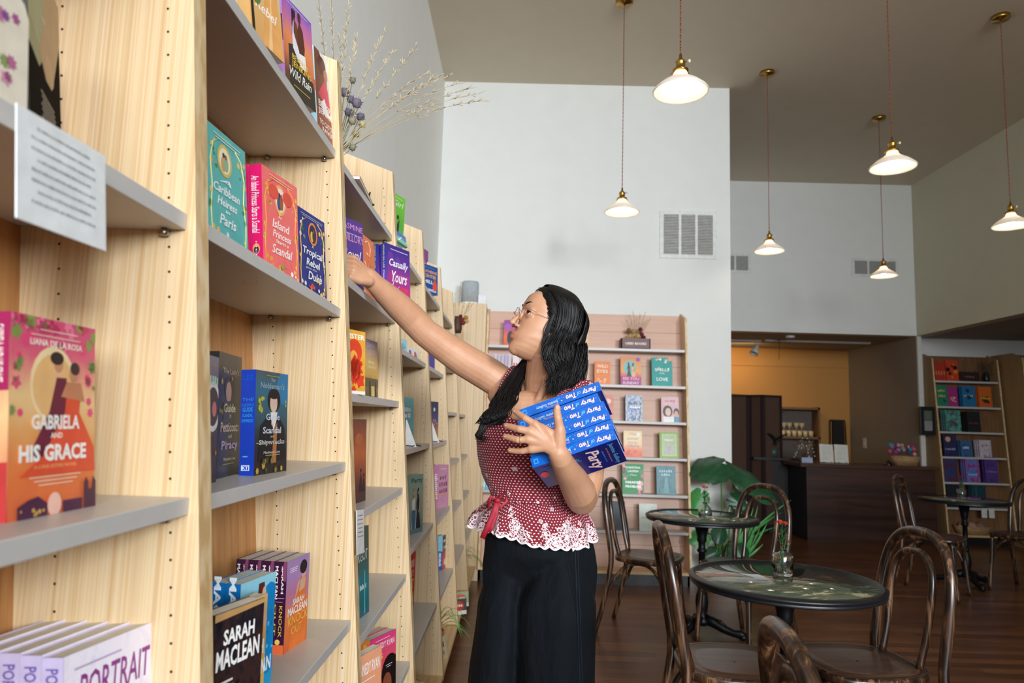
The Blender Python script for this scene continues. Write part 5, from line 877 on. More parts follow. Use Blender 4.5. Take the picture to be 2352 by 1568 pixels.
def chair(label,x,y,face):
    """bentwood chair; local +y is where the sitter faces, origin on the floor under the seat"""
    t=thing('bentwood_chair',label,'chair',(x,y,0),math.atan2(face[1],face[0])-pi/2); SZ=.47
    # seat: rounded trapezoid with an inset line
    def outline(k,zz):
        P=[]
        for i in range(48):
            a=2*pi*i/48; cx,cy=cos(a),sin(a); e=.62; px=math.copysign(abs(cx)**e,cx)*(.205+.018*cy); py=math.copysign(abs(cy)**e,cy)*.205
            P.append(Vector((px*k,py*k,zz)))
        return P
    b=MB(); rows=[outline(.93,SZ-.03),outline(.985,SZ-.028),outline(1.0,SZ-.018),outline(1.0,SZ-.008),outline(.985,SZ-.001),outline(.95,SZ+.001)]; b.grid(rows,CHW,True,True); b.v; n=48
    b.add(outline(.93,SZ-.03),[tuple(range(47,-1,-1))],CHW); b.build('seat_ring',t)
    b=MB(); rows=[outline(.95,SZ+.001),outline(.885,SZ+.0012),outline(.88,SZ-.0015),outline(.87,SZ+.0015),outline(.6,SZ-.002),outline(.3,SZ-.004),outline(.02,SZ-.005)]; b.grid(rows,SEATW,True,True); b.build('seat',t)
    # outer bow with rear legs
    def bow(w0,w1,zt,rad,down):
        P=[];rr=[]
        for s in (-1,1):
            leg=[(s*(w0+.012),-.19-.10,.0),(s*(w0+.004),-.19-.055,.16),(s*w0,-.19-.018,.34),(s*w0,-.19,.46)] if down else [(s*w0,-.178,.462)]
            up_=[]
            for k in range(1,15):
                u=k/14; z=SZ+(zt-SZ)*sin(u*pi/2)**.9 if k<14 else zt
            if s==-1: A=leg
            else: Bq=leg
        top=[]
        for k in range(0,33):
            a=pi-pi*k/32; q=math.sin(a); x=-(-cos(a)) ; x=cos(a); wd=w0+(w1-w0)*min(1,(q*1.25))
            z=SZ+(zt-SZ)*(q**.62); y=-.19-.075*((z-SZ)/(.92-SZ)); X=math.copysign(abs(x)**.72,x)*wd; top.append((X,y,z))
        P=[*A,*top[1:-1],*Bq[::-1]]
        if not down: P=[A[0],*top[1:-1],Bq[0]]
        return P
    b=MB(); P=bow(.185,.205,.925,.0,True)
    # smooth the path
    def smooth(P,it=2):
        P=[Vector(p) for p in P]
        for _ in range(it):
            Q=[P[0]]
            for i in range(len(P)-1): Q.append(P[i].lerp(P[i+1],.25)); Q.append(P[i].lerp(P[i+1],.75))
            P=Q+[P[-1]]
        return P
    P=smooth(P,1); n=len(P); b.tube(P,[.0185-.004*(1-min(1,min(i,n-1-i)/8)) for i in range(n)],CHW,12); b.build('back_bow',t)
    b=MB(); P=smooth([(x*1,y+.012,z) for x,y,z in bow(.10,.135,.855,.0,False)],1); b.tube(P,.0135,CHW,10); b.build('inner_bow',t)
    for s in (-1,1):
        b=MB(); b.tube(smooth([(s*.165,.15,SZ-.02),(s*.168,.158,.3),(s*.178,.172,.14),(s*.188,.185,0)],1),[.017]*3+[.0165,.015,.013,.012,.012][:5] if False else .0155,CHW,10); b.build('leg',t)
    for s in (-1,1):
        b=MB(); P=[(s*.168,.148,.27),(s*.165,.11,.36),(s*.158,.05,.425),(s*.155,-.02,.44),(s*.16,-.1,.425),(s*.178,-.165,.36),(s*.186,-.2,.27)]; b.tube(smooth(P,2),.0105,CHW,8); b.build('side_brace',t)
    b=MB(); P=[(-.166,.158,.27),(-.13,.162,.36),(-.06,.165,.425),(0,.165,.437),(.06,.165,.425),(.13,.162,.36),(.166,.158,.27)]; b.tube(smooth(P,2),.0105,CHW,8); b.build('front_brace',t)
    return t
ch0=chair('nearest-left bentwood chair at the marble table, its back seen edge-on',.795,2.60,(1,-.08))
CH=[((1.255,2.655),(-.99,-.13),'bentwood chair right of the nearest marble table, its open back turned to the camera'),
    ((.865,4.58),(.9,-.42),'bentwood chair between the used-books bookcase and the middle table'),
    ((1.385,4.40),(-.8,-.6),'bentwood chair on the right of the middle table, in front of the big plant'),
    ((3.42,5.84),(.72,-.7),'bentwood chair on the left of the far table, in front of the walnut counter'),
    ((4.28,6.06),(-.85,-.5),'bentwood chair on the right of the far table'),
    ((.755,1.30),(1,-.08),'bentwood chair nearest the camera, only the top of its back in the picture')]
for (x,y),f_,l in CH:
    c=copy_tree(ch0); c.location=(x,y,0); c.rotation_euler=(0,0,math.atan2(f_[1],f_[0])-pi/2); c['label']=l
# bud vases with flowers
def flower(b,c,r,col,n=16,lay=3,seed=1):
    rn=random.Random(seed); c=Vector(c)
    for l in range(lay):
        for i in range(n):
            a=2*pi*i/n+l*.3; e=.15+.45*l; d=Vector((cos(a)*cos(e),sin(a)*cos(e),sin(e))); L=r*(1-.2*l)*rn.uniform(.85,1.1); s=d.cross(Vector((0,0,1))).normalized()*r*.14
            b.add([c,c+d*L*.6-s,c+d*L,c+d*L*.6+s],[(0,1,2,3)],paint(col,.6))
    b.ball(c,r*.25,paint('#7c3c14',.8),8)
def budvase(label,flab,x,y,prof,ribs,z0=.731,main='#d8501c',h=.12):
    v=thing('bud_vase',label,'vase',(x,y,z0)); b=MB()
    if ribs:
        rows=[]
        for r,z in prof:
            rows.append([Vector((r*(1+(.035*cos(k*pi) if .03<r<.05 else 0))*cos(2*pi*k/56),r*(1+(.035*cos(k*pi) if .03<r<.05 else 0))*sin(2*pi*k/56),z)) for k in range(56)])
        b.grid(rows,GLASS,True,True)
    else: b.lathe(prof,GLASS,32,close=False)
    b.build('glass_bottle',v)
    f=thing('cut_flowers',flab,'flowers',(x,y,z0+.012)); b=MB(); G=paint('#2c5c2c',.6)
    for k,(dx,dy,hh) in enumerate(((.0,.0,h+.06),(.018,.0,h+.02),(-.012,.008,h+.035),(.03,-.006,h-.01),(.0,.01,h+.01))): b.tube([(0,0,0),(dx*.2,dy*.2,h*.6),(dx,dy,hh)],.0018,G,5)
    for k in range(10): a=k*1.3; leaf(b,(0,0,h-.03+.006*k),(cos(a)*.03,sin(a)*.03,h-.01+.007*k),.005,G,.004)
    b.build('stems',f); b=MB(); flower(b,(-.008,0,h+.062),.024,main,18,3,2); flower(b,(.012,.0,h+.058),.02,main,16,3,3); b.build('blossom',f)
    b=MB(); flower(b,(-.015,-.006,h+.02),.012,'#a83c5c',10,3,5); flower(b,(.022,-.006,h-.005),.014,'#b8486c',10,2,6); flower(b,(-.004,-.012,h-.02),.012,'#7c1c2c',10,3,7); b.build('small_blossoms',f)
PR=[(0,0),(.037,0),(.038,.003),(.038,.073),(.034,.08),(.014,.083),(.013,.092),(.016,.096),(.013,.096),(.010,.09),(.011,.082),(.034,.076),(.0345,.01),(0,.008)]
budvase('ribbed clear glass bottle on the nearest marble table','red and plum flowers in the ribbed bottle',1.045,2.80,PR,True)
PR2=[(0,0),(.038,0),(.042,.008),(.042,.04),(.034,.058),(.016,.072),(.014,.085),(.018,.09),(.015,.09),(.011,.084),(.013,.07),(.032,.054),(.038,.04),(.038,.01),(0,.008)]
budvase('round-shouldered clear glass bottle on the middle table','orange flower with small red buds in the round-shouldered bottle',1.19,4.47,PR2,False,main='#e8702c',h=.11)
budvase('small square-shouldered glass bottle on the far table','thin red flower in the bottle on the far table',3.93,6.3,PR,True,main='#b8341c',h=.11)
# ================================================================== the woman
P=lambda u,v,y: at(u,v,Y=y)
pr=thing('person','person in a red polka-dot blouse reaching into the bookcase, blue books held on the arm','person',(.08,2.1,0))
PI_=Matrix.Translation((-.08,-2.1,0))
def wear(b,name,lab=None,par=None,**k):
    o=b.build(name,par or pr,**k); 
    if par is None: o.matrix_local=PI_
    else: o.matrix_parent_inverse=Matrix.Identity(4)
    if lab: o['label']=lab
    return o
def skinmat():
    m,nt,b=new_mat('skin'); f=noise_tex(nt,coords(nt),14,4,.6); c=ramp(nt,f,[(.3,'#bf8b6b'),(.7,'#cc9a79')])
    tc=nt.nodes.new('ShaderNodeTexCoord'); vd=N(nt,'ShaderNodeVectorMath',operation='DISTANCE'); nt.links.new(tc.outputs['Object'],vd.inputs[0]); vd.inputs[1].default_value=LIPC
    mr=N(nt,'ShaderNodeMapRange'); mr.inputs[1].default_value=.017; mr.inputs[2].default_value=.022; mr.inputs[3].default_value=.75; mr.inputs[4].default_value=0; nt.links.new(vd.outputs['Value'],mr.inputs[0])
    mx=N(nt,'ShaderNodeMixRGB'); nt.links.new(mr.outputs[0],mx.inputs[0]); nt.links.new(c,mx.inputs[1]); mx.inputs[2].default_value=lin('#a86050')
    nt.links.new(mx.outputs[0],b.inputs['Base Color']); b.inputs['Roughness'].default_value=.48; b.inputs['Subsurface Weight'].default_value=.12; b.inputs['Subsurface Radius'].default_value=(.012,.005,.003); b.inputs['Subsurface Scale'].default_value=1
    bump(nt,b,noise_tex(nt,coords(nt),320,2),.06,.001); return m
# head frame
yw,pt=R(19),R(20); fh=Vector((-cos(yw),-sin(yw),0)); HF=(fh*cos(pt)+Vector((0,0,sin(pt)))).normalized(); HU=(-fh*sin(pt)+Vector((0,0,cos(pt)))).normalized(); HS=HU.cross(HF)
HS=HS if HS.y<0 else -HS
HC=P(1257,747,2.07)
def H(f,s,u): return HC+HF*f+HS*s+HU*u
LIPC=tuple(H(.094,0,-.0705)); SKIN=skinmat()
def interp(T_,x):
    T_=sorted(T_)
    if x<=T_[0][0]: return T_[0][1]
    for (a,p),(b_,q) in zip(T_,T_[1:]):
        if x<=b_: t=(x-a)/(b_-a); t=t*t*(3-2*t)*.5+t*.5; return p+(q-p)*t
    return T_[-1][1]
FR_=[(-.124,.050),(-.118,.076),(-.108,.0865),(-.098,.0885),(-.086,.0850),(-.076,.0885),(-.068,.0895),(-.058,.0870),(-.045,.0850),(-.02,.0840),(-.006,.0820),(.008,.0825),(.022,.0880),(.035,.0900),(.06,.0850),(.085,.0680),(.1,.0460),(.113,.004)]
BK_=[(-.124,.03),(-.118,.0),(-.1,-.03),(-.07,-.062),(-.04,-.086),(0,-.099),(.04,-.097),(.08,-.078),(.1,-.054),(.113,-.004)]
WD_=[(-.124,.006),(-.118,.022),(-.108,.034),(-.095,.044),(-.08,.053),(-.06,.061),(-.03,.069),(0,.073),(.04,.074),(.08,.062),(.1,.044),(.113,.004)]
def headrows(off=0.,n=56,us=None):
    rows=[]; us=us or [-.124+.237*i/60 for i in range(61)]
    for u in us:
        f,bk,w=interp(FR_,u),interp(BK_,u),interp(WD_,u); c0=(f+bk)/2; a=(f-bk)/2+off; w=w+off; r=[]
        for k in range(n):
            t=2*pi*k/n; ct,s_=cos(t),sin(t); e=.9 if ct>0 else 1
            F_=c0+a*math.copysign(abs(ct)**(e),ct); S_=w*math.copysign(abs(s_)**(.92),s_)
            r.append((F_,S_,u+off*.9*max(0,(u-.03)/.08) if off else u))
        rows.append(r)
    return rows
sk=MB()
sk.grid([[H(*p) for p in r] for r in headrows()],SKIN,True,True)
n_=len(headrows()[0]); 
sk.add([H(*p) for p in headrows()[0]],[tuple(range(n_))],SKIN); sk.add([H(*p) for p in headrows()[-1]],[tuple(range(n_-1,-1,-1))],SKIN)
def cap_(pts,rs,seg=14,flat=1.0): 
    sk.tube(pts,rs,SKIN,seg,flat=flat); sk.ball(pts[0],rs[0]*.98,SKIN,seg); sk.ball(pts[-1],rs[-1]*.98,SKIN,seg)
cap_([H(.080,0,.012),H(.0885,0,-.006),H(.0985,0,-.024),H(.105,0,-.036)],[.0065,.0066,.0072,.0088])
for s in (-1,1):
    sk.ball(H(.0930,s*.0105,-.0405),.0068,SKIN,12); pass
    cap_([H(.0835,s*.012,.026),H(.078,s*.030,.031),H(.064,s*.046,.026)],[.0065,.0070,.0055])
    # lids around the eyeball
    E0=Vector((.0675,s*.0325,.0))
    for (u0,u1,rr) in ((.0085,.0150,.0024),(-.0068,-.0125,.0024)):
        pts=[]
        for k in range(7):
            q=-1+2*k/6; pts.append(H(E0.x+.0125*cos(q*1.15)*.98,E0.y+.0165*q,u0*(1-.75*q*q)+(.0006*q*s)))
        cap_(pts,[rr]*7,8)
        pts=[]
        for k in range(7):
            q=-1+2*k/6; pts.append(H(E0.x+.0085*cos(q*1.2),E0.y+.0165*q,u1*(1-.5*q*q)))
        cap_(pts,[rr*1.3]*7,8)
up_=[H(.0905-.012*abs(q)**1.5,.024*q,-.0650-.0025*abs(q)**1.5+.0008*cos(q*6)) for q in [k/5-1 for k in range(11)]]; cap_(up_,[.0022+.0054*(1-abs(k/5-1)**2) for k in range(11)],8)
lo_=[H(.0890-.012*abs(q)**1.5,.021*q,-.0762+.004*abs(q)**1.8) for q in [k/5-1 for k in range(11)]]; cap_(lo_,[.0022+.0064*(1-abs(k/5-1)**2) for k in range(11)],8)
sk.ball(H(.066,0,-.102),.023,SKIN,16)
# neck and torso
NB=P(1247,905,2.12)
cap_([H(-.03,0,-.045),H(-.028,0,-.085),P(1245,870,2.11),NB,P(1245,935,2.12)],[.058,.053,.052,.056,.062],20)
cap_([P(1270,835,2.07),P(1250,890,2.045),P(1232,925,2.03)],[.016,.013,.010],12)
SR,SLf=P(1172,892,2.23),P(1338,918,2.02)
CH_=P(1235,985,2.11)
cap_([SR,P(1200,915,2.17),P(1248,918,2.13),P(1300,912,2.06),SLf],[.050,.052,.058,.054,.050],18)
for (c_,r_) in ((P(1225,985,2.12),(.115,.105,.10)),(P(1225,1060,2.12),(.105,.10,.10)),(P(1232,1140,2.12),(.098,.09,.1)),(P(1240,1220,2.13),(.11,.085,.09)),(P(1215,950,2.09),(.10,.075,.07))): sk.ball(c_,r_,SKIN,24)
cap_([P(1190,905,2.12),P(1215,925,2.045),P(1245,927,2.02),P(1290,915,2.0)],[.009,.012,.011,.009],8)   # collar bones
for x,y in ((1180,2.2),(1280,2.08)):
    a=P(x,1290,y); cap_([a,Vector((a.x,a.y,.48)),Vector((a.x-.01,a.y,.09))],[.065,.045,.035],14); cap_([Vector((a.x,a.y,.06)),Vector((a.x-.16,a.y-.03,.04))],[.038,.03],12)
# reaching right arm
cap_([SR,P(1120,858,2.215),P(1065,826,2.185),P(1010,788,2.15),P(975,762,2.125),P(945,730,2.10),P(915,702,2.06),P(885,674,2.015),P(862,652,1.98),P(846,636,1.96)],[.053,.0545,.052,.0465,.0435,.0440,.0405,.0345,.0285,.0270],20)
sk.ball(P(1152,905,2.2),(.045,.04,.045),SKIN,14)
WR=P(850,640,2.02)
def digit(pts,r0,r1): 
    n=len(pts); cap_(pts,[r0+(r1-r0)*i/(n-1) for i in range(n)],10)
for i,(dv,dy,l) in enumerate(((0,0,1),(9,-.012,1.06),(19,-.020,1.0),(28,-.024,.85))):
    a=P(846,633+dv*.5,1.955+dy*.3); k=P(811,594+dv,1.930+dy); cap_([a,k],[.0165,.0125],10)
    digit([k,P(792-6*l,588+dv,1.925+dy),P(774-8*l,594+dv,1.935+dy),P(762-8*l,606+dv,1.945+dy)],.0105,.0078)
digit([P(848,645,1.945),P(826,643,1.920),P(804,636,1.90),P(786,628,1.91)],.0165,.0088)
# left arm around the books
EL_=P(1336,1146,1.975); WL=P(1288,1052,1.755)
cap_([SLf,P(1350,960,2.03),P(1352,1040,2.02),P(1348,1100,2.0),EL_],[.050,.050,.049,.046,.043],18)
cap_([EL_,P(1330,1128,1.92),P(1315,1100,1.86),P(1300,1076,1.80),WL,P(1282,1040,1.745)],[.043,.0455,.0395,.0325,.0275,.026],18)
KN_={'i':((1229,974,1.722),(1206,960,1.725),(1193,951,1.738),(1182,944,1.752),.0098,.0078),'m':((1217,990,1.720),(1193,985,1.722),(1177,981,1.735),(1162,977,1.75),.0102,.0080),
     'r':((1213,1009,1.722),(1190,1010,1.726),(1175,1006,1.738),(1160,1002,1.752),.0098,.0077),'p':((1220,1031,1.728),(1200,1036,1.735),(1185,1036,1.745),(1170,1034,1.756),.0088,.0070)}
nails=[]
for k_,(a,b1,b2,c_,r0,r1) in KN_.items():
    A=P(*a); cap_([P(1278,1036,1.742),P(1262,1020,1.732).lerp(A,.3),A],[.0175,.0155,.0118],12); digit([A,P(*b1),P(*b2),P(*c_)],r0,r1); sk.ball(P(*b1),r0*.98,SKIN,10); nails.append((P(*b2),P(*c_),r1))
cap_([P(1282,1034,1.742),P(1284,1008,1.735),P(1286,985,1.728)],[.0200,.0178,.0140],12); digit([P(1286,985,1.728),P(1281,958,1.722),P(1279,944,1.726),P(1280,936,1.73)],.0118,.0092); nails.append((P(1281,952,1.722),P(1280,934,1.73),.0092))
sk.ball(P(1252,1005,1.742),(.030,.014,.026),SKIN,14)
# web between thumb and index
cap_([P(1284,1005,1.738),P(1262,992,1.735),P(1240,978,1.73)],[.0135,.0105,.0095],10)
body=wear(sk,'body')
rm=body.modifiers.new('skin','REMESH'); rm.mode='VOXEL'; rm.voxel_size=.0024; rm.use_smooth_shade=True
sm_=body.modifiers.new('smooth','SMOOTH'); sm_.factor=.5; sm_.iterations=9
# nails
for a,c_,r_ in nails:
    d=(c_-a).normalized(); b=MB(); M_=Matrix.Translation(c_+Vector((0,-r_*.80,0))-d*r_*.1)@d.to_track_quat('X','Y').to_matrix().to_4x4(); b.ball((0,0,0),(r_*.85,r_*.22,r_*.62),paint('#d8a890',.3),10,M_); wear(b,'fingernail',par=None)
b=MB(); c0=P(1196,1010,1.726); d=(P(1190,1010,1.726)-P(1213,1009,1.722)).normalized(); q=d.to_track_quat('Z','Y').to_matrix().to_4x4()
b.tube([Matrix.Translation(c0)@q@Vector((.0108*cos(2*pi*k/20),.0108*sin(2*pi*k/20),0)) for k in range(20)],.0009,paint('#e0b878',.25,.8),6,closed=True); wear(b,'finger_ring','thin gold ring')
# eyes, brows, lashes
for s in (-1,1):
    b=MB(); c_=H(.0685,s*.0325,0.0005); b.ball(c_,.0125,paint('#d8cfca',.15),20)
    gz=(HF*.93+HU*.28-HS*s*0+HS*.22).normalized(); q=gz.to_track_quat('Z','Y').to_matrix().to_4x4(); Mx=Matrix.Translation(c_)@q
    def capd(r,rad,off): return [(1e-6,rad+off)]+[(r*i/5,math.sqrt(max(0,rad*rad-(r*i/5)**2))+off) for i in range(1,6)]
    b.lathe(capd(.0068,.0125,.0002),paint('#2a1710',.1),20,Mx,close=False); b.lathe(capd(.0033,.0125,.0005),paint('#050404',.05),16,Mx,close=False); wear(b,'eye','dark brown eye')
    b=MB(); pts=[H(.0685+.0138*cos((-1+2*k/8)*1.12),s*.0325+.0170*(-1+2*k/8),.0066*(1-.75*(-1+2*k/8)**2)-.0002) for k in range(9)]; b.tube(pts,[.0004+.0009*sin(pi*k/8) for k in range(9)],paint('#120b08',.5),5)
    for k in range(1,8):
        p=pts[k]; b.tube([p,p+HF*.004+HU*.002+HS*s*.0015,p+HF*.006+HU*.005+HS*s*.003],[.0004,.0003,.0001],paint('#120b08',.5),3)
    wear(b,'eyelashes')
    b=MB(); P0=[(.0905,s*.012,.0255),(.0885,s*.022,.0315),(.0815,s*.034,.0345),(.0715,s*.0445,.0305)]
    base=[H(*p) for p in P0]; PP=[base[0]]+base[1:]
    for _ in range(3):
        Q=[PP[0]]
        for i in range(len(PP)-1): Q+=[PP[i].lerp(PP[i+1],.25),PP[i].lerp(PP[i+1],.75)]
        PP=Q+[PP[-1]]; b.tube(PP,[.0006+.0020*sin(pi*min(1,.12+k/len(PP))) for k in range(len(PP))],paint('#1a100c',.8),6,flat=.6); wear(b,'eyebrow')
# nostril
b=MB()
for s in (-1,1): b.ball(H(.0975,s*.0070,-.0460),(.0026,.0022,.0014),paint('#3a1c14',.9),8)
wear(b,'nostrils')
# mouth line
b=MB(); b.tube([H(.0952-.0125*abs(q)**1.4,.0215*q,-.0712+.0008*cos(q*5)) for q in [k/6-1 for k in range(13)]],[.0003+.0008*(1-abs(k/6-1)) for k in range(13)],paint('#5c2c24',.6),5); wear(b,'mouth_line')
# glasses
gl=MB(); GW=paint('#d8a890',.25,.9)
for s in (-1,1): gl.tube([H(.0965-.004*abs(cos(2*pi*k/28)) ,s*.0315+.0245*cos(2*pi*k/28),-.003+.0235*sin(2*pi*k/28)) for k in range(28)],.0009,GW,6,closed=True)
gl.tube([H(.0955,-.0085,.004),H(.1,0,.009),H(.0955,.0085,.004)],.0009,GW,6)
for s in (-1,1):
    gl.tube([H(.0945,s*.0555,.006),H(.088,s*.0625,.005),H(.04,s*.0755,.002),H(-.01,s*.0785,-.002)],.0010,GW,6); gl.tube([H(.0945,s*.0555,.006),H(.0965,s*.0535,.01)],.0014,GW,6); gl.tube([H(.094,s*.012,-.006),H(.0895,s*.010,-.012)],.0006,GW,5)
go=wear(gl,'eyeglasses','round rose-gold wire eyeglasses')
LENS,ntl,bl=new_mat('lens'); trn=ntl.nodes.new('ShaderNodeBsdfTransparent'); gls=ntl.nodes.new('ShaderNodeBsdfGlossy'); gls.inputs['Roughness'].default_value=.02; fr_=ntl.nodes.new('ShaderNodeMixShader'); fr_.inputs[0].default_value=.05
ntl.links.new(trn.outputs[0],fr_.inputs[1]); ntl.links.new(gls.outputs[0],fr_.inputs[2]); ntl.links.new(fr_.outputs[0],ntl.nodes['Material Output'].inputs[0])
for s in (-1,1):
    b=MB(); b.add([H(.0955,s*.0315+.0238*cos(2*pi*k/28),-.003+.0228*sin(2*pi*k/28)) for k in range(28)],[tuple(range(28))],LENS); lo=wear(b,'lens',par=go)
# hair
def hairmat():
    m,nt,b=new_mat('hair'); b.inputs['Base Color'].default_value=(.006,.005,.005,1); b.inputs['Roughness'].default_value=.46; b.inputs['Specular IOR Level'].default_value=.3; return m
HM=hairmat(); hb=MB(); rn=random.Random(21)
hf=[(-.12,-.012),(-.05,-.002),(-.02,.006),(.0,.012),(.02,.022),(.045,.034),(.065,.046),(.085,.056),(.1,.05),(.115,.04)]
rows=headrows(.011,56,[-.10+.212*i/44 for i in range(45)]); V=[];idx={}
n=56; vs=[H(*p) for r in rows for p in r]; fs=[]
for i in range(44):
    for j in range(n):
        j2=(j+1)%n; q=[rows[i][j],rows[i][j2],rows[i+1][j2],rows[i+1][j]]; c_=[sum(x[k] for x in q)/4 for k in range(3)]
        cen=max(0,1-abs(c_[1])/.05)
        if c_[0]<interp(hf,c_[2])+.012*cen*(1 if c_[2]>.06 else 0): fs.append((i*n+j,i*n+j2,(i+1)*n+j2,(i+1)*n+j))
fs.append(tuple(44*n+j for j in range(n))); hb.add(vs,fs,HM,True)
def surf(F_,S_dir,u,off):
    """point on the scalp at height u and fraction along the side, S_dir signed"""
    f,bk,w=interp(FR_,u),interp(BK_,u),interp(WD_,u); c0=(f+bk)/2; a=(f-bk)/2; x=max(-.999,min(.999,(F_-c0)/a)); return H(F_,S_dir*(w*math.sqrt(1-x*x)+off),u)
def strand(ctrl,r,wav,ph,amp,n=26,taper=True):
    C_=[Vector(c) for c in ctrl]; m=len(C_)-1; pts=[]
    for i in range(n+1):
        t=i/n*m; k=min(m-1,int(t)); f=t-k; p0=C_[max(0,k-1)];p1=C_[k];p2=C_[k+1];p3=C_[min(m,k+2)]
        q=.5*((2*p1)+(p2-p0)*f+(2*p0-5*p1+4*p2-p3)*f*f+(-p0+3*p1-3*p2+p3)*f**3); a=amp*max(0,(i/n-.30))*1.4
        q=q+Vector((sin(ph+i/n*wav),cos(ph*1.7+i/n*wav*.9),.2*sin(i/n*wav)))*a; pts.append(q)
    hb.tube(pts,[r*min(1,.25+i/4)*(1-.8*max(0,(i/n-.6))/.4 if taper else 1) for i in range(n+1)],HM,4)
# near side curtain
for i in range(760):
    a=rn.random(); b_=rn.random(); F0=.058-.150*a**.9; off=.012+.012*rn.random()
    st_=H(F0,.002,.115-.9*(F0+.0)**2*1.5+.004*rn.random()+ (-.012 if F0>.04 else 0)-(.03 if F0<-.07 else 0))
    F1=min(F0*.55-.012,.030)-.01*b_; p1=surf(max(-.09,F0*.82),1,.082,off+.002); p2=surf(max(-.093,F1-.002),1,.035,off+.004); p3=surf(max(-.085,F1-.010),1,-.02,off+.008)
    # hang: image columns between 1250 and 1345
    t=min(1,max(0,(0.024-F1)/.105)); ex=1250+94*t+rn.uniform(-6,6); mid=1244+106*t+rn.uniform(-4,4); ev=rn.uniform(872,912)-12*t; dep=1.972+.035*b_+.035*t
    strand([st_,p1,p2,p3,P(mid,805,dep+.01),P(mid+10-14*t,848,dep),P(ex,ev,dep-.01)],.0024*rn.uniform(.6,1.2),rn.uniform(15,18),rn.uniform(-.6,.6)+a*1.5,.0085)
# short strands laid back along the hairline
for i in range(260):
    u=rn.uniform(-.03,.096); F=interp(hf,u)+.006+.010*rn.random(); sd=1 if rn.random()<.7 else -1
    a=surf(F,sd,u,.002); b1=surf(F-.012,sd,u-.008,.012); c1=surf(F-.035,sd,u-.022,.014); d1=surf(max(-.08,F-.06),sd,u-.045,.015)
    strand([a,b1,c1,d1],.0022*rn.uniform(.6,1.1),6,rn.random(),.002,10)
# far side and back
for i in range(300):
    a=rn.random(); F0=.055-.15*a; off=.010+.014*rn.random(); st_=H(F0,-.002,.115-(.03 if F0<-.07 else 0)-(.012 if F0>.04 else 0))
    F1=min(F0*.6-.01,.02); strand([st_,surf(max(-.09,F0*.8),-1,.082,off),surf(max(-.093,F1),-1,.035,off+.003),surf(max(-.085,F1-.01),-1,-.02,off+.006),P(1225+100*a,810,2.17-.02*a),P(1215+110*a,850,2.17),P(1210+115*a,890,2.17)],.0026,14,a*3,.004)
for i in range(420):
    s=rn.uniform(-1,1); st_=H(-.07+.02*rn.random(),s*.02,.10); e=rn.uniform(860,905); strand([st_,H(-.110+.03*s*s,s*.070,.06),H(-.121+.036*s*s,s*.078,.01),H(-.120+.036*s*s,s*.080,-.035),P(1341+rn.uniform(-20,8),e-72,2.08+.09*-s),P(1328+rn.uniform(-20,12),e,2.07+.08*-s)],.0028,14,s*2,.005)
# lock falling over the far shoulder onto the blouse
for i in range(420):
    g=rn.gauss(0,.42); g=max(-1,min(1,g)); h_=rn.gauss(0,.5); L=rn.uniform(.72,1.0)
    c_=[P(1222,800,2.19),P(1202+12*g,838,2.165),P(1182+20*g,872,2.12+.02*h_),P(1163+25*g,912,2.055+.02*h_),P(1143+27*g,948,2.00+.015*h_),P(1122+24*g,975,1.985+.012*h_),P(1104+16*g,1000,1.985)]
    c_=c_[:int(4+3*L)]; strand(c_,.0023*rn.uniform(.6,1.2),rn.uniform(19,23),rn.uniform(-.5,.5)+1.2*g,.011,30)
for i in range(26):
    strand([P(1132,950,1.99),P(1112+rn.uniform(-8,8),975,1.98),P(1098+rn.uniform(-6,14),1000,1.975),P(1112+rn.uniform(-14,18),1010+rn.uniform(-10,4),1.975)],.0016,12,rn.random()*6,.008,20)
for i in range(16): # flyaways on the cheek edge and neck
    v=rn.uniform(735,800); strand([surf(.02,1,.02,.016),P(1250+rn.uniform(-4,4),v,1.99),P(1258+rn.uniform(-10,8),v+40,1.985),P(1266+rn.uniform(-10,10),v+75,1.985)],.0011,16,rn.random()*6,.008)
for i in range(0): strand([P(1262,880,2.0),P(1250-i*2,905,1.99),P(1238-i*4,935,1.985),P(1222-i*3,952+i,1.98)],.0007,8,i,.004)
wear(hb,'hair','long wavy black hair')
